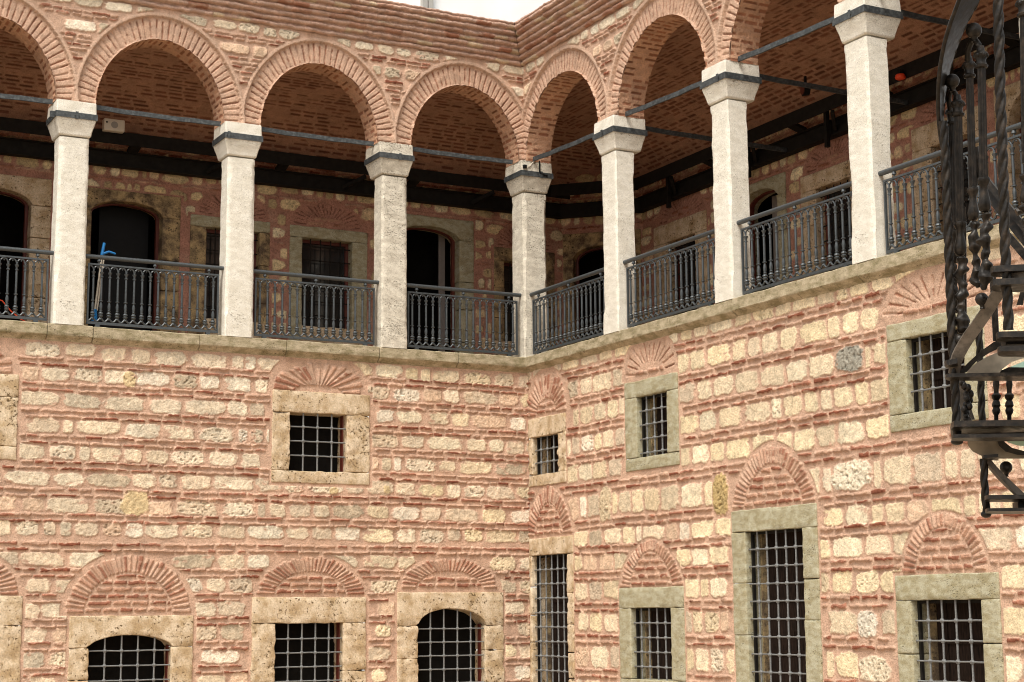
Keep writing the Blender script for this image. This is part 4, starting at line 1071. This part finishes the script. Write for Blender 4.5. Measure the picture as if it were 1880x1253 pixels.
b = MB(); b.sphere(sp(1757, 811, 8.8), px(23, 8.8), 12, 8, .55); spart(b, 'finial', parent=stair)
b = MB(); b.sphere(sp(1810.5, 944, 8.9), px(20, 8.9), 12, 8, .7); spart(b, 'finial', parent=stair)
b = MB(); b.tube(path([(1822, 495, 9.1), (1829, 626, 9.1)], 4), px(12, 9.1), 10); spart(b, 'plain_post')

def ornate(name, pts_shaft, vase, cluster, wsh, d, seed, cap=True):
    """fluted shaft with a capital, a vase below it and a leafy cluster at the foot; u,v in the picture, d metres away"""
    b = MB(); rng = np.random.RandomState(seed); (u0, v0), (u1, v1) = pts_shaft
    up = np.array([0, 0, 1.0]); R = px(wsh, d)
    def col(u, v): return sp(u, v, d)
    # shaft with flutes
    P = path([(u0, v0, d), (u1, v1, d)], 6); b.tube(P, R, 20, lobes=10, lobeamp=.10)
    if cap:
        A = col(u0, v0); s = R/.02*.02
        for k, (dz, r) in enumerate([(.0, 1.5), (.012, 1.75), (.022, 1.3), (.04, 1.25), (.055, 1.6), (.07, 1.9), (.08, 1.6), (.09, 1.0)]): pass
        rings = []
        for dz, r in [(-.006, 1.0), (.0, 1.6), (.010, 1.75), (.018, 1.3), (.035, 1.2), (.052, 1.55), (.066, 1.9), (.075, 1.7), (.082, 1.1), (.11, .9)]:
            rings.append([(A[0]+R*r*math.cos(q), A[1]+R*r*math.sin(q), A[2]+dz) for q in np.linspace(0, 2*math.pi, 16, endpoint=False)])
        b.loft(rings)
        for q in range(6):
            a = q*math.pi/3+.3; b.sphere((A[0]+R*1.5*math.cos(a), A[1]+R*1.5*math.sin(a), A[2]+.060), R*.55, 8, 6, 1.2)
    (uv0, vv0), (uv1, vv1) = vase
    A = col(uv0, vv0); B = col(uv1, vv1)
    rings = []
    for f, r in [(-.02, 1.0), (0, 1.55), (.08, 1.7), (.15, 1.45), (.25, 1.0), (.4, 1.0), (.6, 1.35), (.78, 1.65), (.92, 1.5), (1, 1.1), (1.02, .8)]:
        p = A+(B-A)*f; rings.append([(p[0]+R*r*math.cos(q), p[1]+R*r*math.sin(q), p[2]) for q in np.linspace(0, 2*math.pi, 16, endpoint=False)][::-1])
    b.loft(rings)
    (uc0, vc0), (uc1, vc1) = cluster
    A = col(uc0, vc0); B = col(uc1, vc1); ln = np.linalg.norm(B-A); n = int(ln/.035)+2
    m = max(24, int(ln/.007)); na = 22; rings = []
    TH_ = np.linspace(0, 2*math.pi, na, endpoint=False)
    for k in range(m+1):
        f = k/m; p = A+(B-A)*f; c3 = np.stack([p[0]+R*np.cos(TH_), p[1]+R*np.sin(TH_), np.full(na, p[2])], -1)
        nn = vn3(c3+seed*3.1, 26, seed)+.35*vn3(c3+seed, 60, seed+1)
        env = min(1, f/.06+.45, (1-f)/.08+.35); band = .30*math.sin(f*ln/.062*2*math.pi)
        r = R*env*np.clip(1.35+band+1.05*nn, .65, 2.6)
        rings.append(np.stack([p[0]+r*np.cos(TH_), p[1]+r*np.sin(TH_), np.full(na, p[2])], -1)[::-1])
    b.loft(rings)
    return spart(b, name)
ornate('baluster', ((1746, 228), (1751, 425)), ((1751, 425), (1753, 482)), ((1752, 484), (1755, 575)), 10, 8.95, 1)
ornate('baluster', ((1759, 213), (1763, 408)), ((1763, 408), (1763, 468)), ((1765, 470), (1764, 612)), 14, 8.8, 2)
ornate('baluster', ((1780, 142), (1786, 345)), ((1786, 345), (1787, 403)), ((1787, 405), (1794, 528)), 13, 8.7, 3)
ornate('baluster', ((1802, 124), (1806, 327)), ((1806, 327), (1808, 388)), ((1811, 390), (1807, 532)), 14, 8.55, 4)
ornate('baluster', ((1880, 30), (1884, 300)), ((1884, 320), (1886, 372)), ((1886, 374), (1888, 440)), 15, 8.2, 5)
for (u, v, w, d) in [(1748, 149, 27, 8.85), (1788, 56, 29, 8.6), (1761, 624, 22, 8.8), (1802.5, 549, 24, 8.6), (1847, 858, 23, 9.0)]:
    b = MB(); c = sp(u, v, d); b.sphere(c, px(w, d), 16, 12); 
    b.tube([c+np.array([0, 0, -px(w, d)*.9]), c+np.array([0, 0, -px(w, d)*1.25]), c+np.array([0, 0, -px(w, d)*1.5])], [px(w, d)*.45, px(w, d)*.3, px(w, d)*.4], 12)
    spart(b, 'ball_finial')
b = MB(); b.tube(path([(1745, 206, 8.95), (1742, 184, 8.93), (1747, 166, 8.88), (1755, 174, 8.83), (1758, 192, 8.8)], 14), px(9, 8.85), 10); spart(b, 'yoke'); b = MB()
b.tube(path([(1779, 120, 8.7), (1777, 96, 8.68), (1786, 74, 8.62), (1797, 82, 8.57), (1802, 102, 8.55)], 14), px(11, 8.6), 10); spart(b, 'yoke')
# thick square newel behind the left pair
b = MB(); P = path([(1768, 380, 9.05), (1769, 420, 9.05), (1770, 640, 9.05)], 6); b.tube(P, px(14, 9.05), 4); spart(b, 'newel_post')
# handrail: a broad helical band with a wavy upper edge, and the rounded rail along its outside
outer = path([(1785, -70, 8.3), (1761, 0, 8.45), (1742, 52, 8.55), (1730, 98, 8.65), (1724, 145, 8.72), (1722.5, 195, 8.8), (1726, 245, 8.85), (1733, 285, 8.9)], 46)
inner = path([(1822, -70, 8.5), (1796, 0, 8.65), (1772, 45, 8.75), (1752, 95, 8.85), (1739, 140, 8.9), (1731, 195, 8.95), (1731, 245, 8.95), (1736, 285, 8.95)], 46)
b = MB(); rings = []
for k, (p, q) in enumerate(zip(outer, inner)):
    t = outer[min(k+1, 45)]-outer[max(k-1, 0)]; t /= np.linalg.norm(t); w_ = q-p; nrm = np.cross(t, w_); nrm /= np.linalg.norm(nrm)
    wv = 1+.03*math.sin(k*1.9); q = p+(q-p)*wv
    rings.append([p-nrm*.008, q-nrm*.008, q+nrm*.008, p+nrm*.008])
b.loft(rings); spart(b, 'stringer_band')
b = MB(); b.tube(outer, px(8, 8.7), 10); hr_ = spart(b, 'handrail'); b = MB(); b.tube([p+(q-p)*.45 for p, q in zip(outer, inner)], px(4, 8.9), 8); spart(b, 'rail_rib', parent=hr_)
b = MB(); b.tube([q+np.array([0, 0, .006*math.sin(k*2.2)]) for k, q in enumerate(inner)], px(7, 9.0), 8); spart(b, 'scalloped_edge')
# descending inner handrail behind the twisted post
for q_ in ((1806, 325, 440, 9.4, .055, .035), (1812, 352, 462, 9.4, .03, .05), (1850, 432, 490, 9.3, .03, .04)):
    b = MB(); b.bar(sp(q_[0], q_[1], q_[3]), sp(1900, q_[2], 9.2), q_[4], q_[5]); spart(b, 'stringer', 'stair_iron', None, False)
b = MB(); b.tube(path([(1866, 390, 9.0), (1884, 384, 9.0), (1900, 392, 9.0)], 8), .02, 8); spart(b, 'scroll'); b = MB(); b.tube(path([(1800, 340, 9.0), (1796, 300, 9.0), (1790, 270, 9.0), (1789, 380, 9.0)], 10), .014, 8); spart(b, 'scroll')
# treads: flat plates at their real heights, rounded nose at the left
def zat(v, d): return CAM[2]+(RM.T @ np.array([0, -(v-626)/FPX, 1.0]))[2]*d
def plate(u0, u1, v, d0, d1, thick, name, mat='stair_iron', nose=10):
    z = sp(u0, v, d0)[2]; b = MB(); pts = []
    n = 10; dm = (d0+d1)/2
    for k in range(n+1):
        a = -math.pi/2-math.pi*k/n
        pts.append(atz(u0+nose+nose*math.cos(a), 0, dm+(d1-d0)/2*math.sin(a))-ST)
    pts.append(atz(u1, 0, d1+.05)-ST); pts.append(atz(u1, 0, d0-.05)-ST)
    b.prism([(p[0], p[1]) for p in pts], z-thick, z); return b.build(name, mat, stair, False)
TW_ = .028
plate(1825, 1930, 483, 8.22, 8.36, .030, 'collar_plate'); plate(1825, 1930, 508, 8.20, 8.38, .030, 'collar_plate')
plate(1829, 2050, 608, 8.2, 8.36, .028, 'tread_rim'); plate(1830, 2050, 635, 8.2, 8.38, .026, 'tread_rim')
plate(1732, 1756, 661, 8.72, 8.86, .026, 'collar_plate', nose=11); plate(1732, 1960, 687, 8.72, 8.86, .018, 'tread_rim')
plate(1737, 2060, 775, 8.66, 9.25, .030, 'tread_rim'); plate(1738, 2060, 800, 8.66, 8.84, .018, 'tread_rim')
plate(1792, 1822, 838, 8.84, 8.96, .016, 'collar_plate', nose=10)
plate(1793, 2060, 912, 8.80, 9.05, .020, 'tread_rim', nose=9); plate(1793, 2060, 936, 8.80, 9.05, .016, 'tread_rim', nose=9)
def slab(pts, d, t, name, mat):
    """upright plate: outline (u, v) at distance d, t thick"""
    A = [sp(u, v, d) for u, v in pts]; Bk = [sp(u, v, d+t) for u, v in pts]; b = MB(); b.loft([A, Bk]); return b.build(name, mat, stair, False)
b = MB(); b.box(sp(1766, 790, 8.95)[0], sp(1960, 790, 8.9)[0]+.3, sp(1766, 790, 8.95)[1], sp(1766, 790, 8.95)[1]+.05, sp(1766, 801, 8.9)[2], sp(1766, 784, 8.9)[2]); spart(b, 'tread_web', 'stair_iron', None, False)
for q_ in ((1770, 793, 9.0, 8.9, .10, .045), (1842, 624, 8.4, 8.4, .08, .055), (1864, 928, 8.9, 8.9, .1, .035)):
    b = MB(); b.bar(sp(q_[0], q_[1], q_[2]), sp(2000, q_[1], q_[3]), q_[4], q_[5]); spart(b, 'tread_web', 'stair_iron', None, False)
# curved straps and brackets
b = MB(); P = path([(1840, 527, 8.5), (1810, 575, 8.6), (1775, 625, 8.7), (1757, 660, 8.75), (1752, 690, 8.8)], 16)
b.loft([[p+np.array([-.02, .012, .018]), p+np.array([.02, -.012, -.018]), p+np.array([.03, .0, -.018]), p+np.array([-.012, .03, .018])] for p in P]); spart(b, 'strap', 'stair_pale', None, False)
b = MB(); P = path([(1813, 843, 8.9), (1832, 866, 8.88), (1856, 890, 8.86), (1890, 922, 8.84)], 12)
b.loft([[p+np.array([.0, .0, .022]), p+np.array([-.012, -.012, -.022]), p+np.array([.02, .04, -.022]), p+np.array([.03, .05, .022])] for p in P]); spart(b, 'strap', 'stair_pale', None, False)
b = MB(); P = path([(1846, 512, 8.35), (1865, 505, 8.3), (1900, 494, 8.25)], 8); b.loft([[p+np.array([0, 0, .02]), p+np.array([.01, -.01, -.02]), p+np.array([.03, .02, -.02]), p+np.array([.02, .03, .02])] for p in P]); spart(b, 'strap', 'stair_pale', None, False)
slab([(1775, 693), (1776, 680), (1790, 668), (1812, 655), (1842, 642), (1880, 634), (1960, 630), (1960, 652), (1885, 656), (1858, 664), (1842, 676), (1826, 694)], 8.95, .03, 'tread_underside', 'stair_under')
slab([(1760, 684), (1778, 665), (1800, 645), (1824, 628), (1842, 620), (1842, 636), (1816, 648), (1792, 664), (1774, 684)], 8.85, .04, 'curved_rib', 'stair_iron')
slab([(1776, 808), (1777, 818), (1786, 829), (1804, 838), (1832, 842), (1960, 842), (1960, 836), (1880, 834), (1852, 826), (1838, 812), (1834, 807)], 8.95, .03, 'tread_underside', 'stair_under')
slab([(1830, 806), (1834, 818), (1846, 829), (1868, 835), (1960, 838), (1960, 829), (1880, 828), (1858, 822), (1845, 812), (1842, 806)], 8.90, .05, 'curved_rib', 'stair_iron')
slab([(1845, 806), (1850, 812), (1868, 818), (1960, 824), (1960, 806)], 8.84, .02, 'glass_tread', 'mint')
slab([(1854, 674), (1880, 663), (1960, 654), (1960, 676)], 8.84, .02, 'glass_tread', 'mint')
slab([(1828, 694), (1838, 680), (1852, 674), (1960, 674), (1960, 694)], 8.98, .04, 'curved_rib', 'stair_iron')
slab([(1880-14, 560), (1875, 530), (1882, 528), (1882, 536), (1878, 560)], 9.0, .03, 'scroll', 'stair_iron')
# two turned spindles and the leafy bracket under the middle tread
for u in (1829, 1853):
    b = MB(); A = sp(u, 775, 9.1); B = sp(u, 695, 9.1); R = px(9, 9.1); rings = []
    for f, r in [(0, .9), (.16, .9), (.2, 1.4), (.27, 1.7), (.33, 1.3), (.38, 1.8), (.46, 1.5), (.5, 1.1), (.56, 1.8), (.62, 1.9), (.67, 1.0), (.75, 1.0), (.86, 1.35), (.95, 1.2), (1, .9)]:
        p = A+(B-A)*f; rings.append([(p[0]+R*r*math.cos(q), p[1]+R*r*math.sin(q), p[2]) for q in np.linspace(0, 2*math.pi, 14, endpoint=False)])
    b.loft(rings); spart(b, 'spindle')
b = MB(); rng = np.random.RandomState(9)
for k in range(26):
    f = k/25; u = 1766+16*f+6*math.sin(f*5); v = 700+72*f; b.sphere(sp(u+rng.uniform(-5, 5), v, 9.0+rng.uniform(-.02, .02)), px(rng.uniform(8, 13), 9.0), 9, 6, 1.3)
spart(b, 'leaf_bracket')
slab([(1762, 700), (1766, 700), (1790, 770), (1764, 774), (1760, 740)], 9.06, .02, 'bracket_plate', 'stair_pale')
# newel on which the treads turn, beyond the frame
b = MB(); b.lathe([(0, .16), (.1, .16), (.12, .09), (9.5, .09), (9.55, .14), (9.6, .05)], 20); spart(b, 'central_pole')
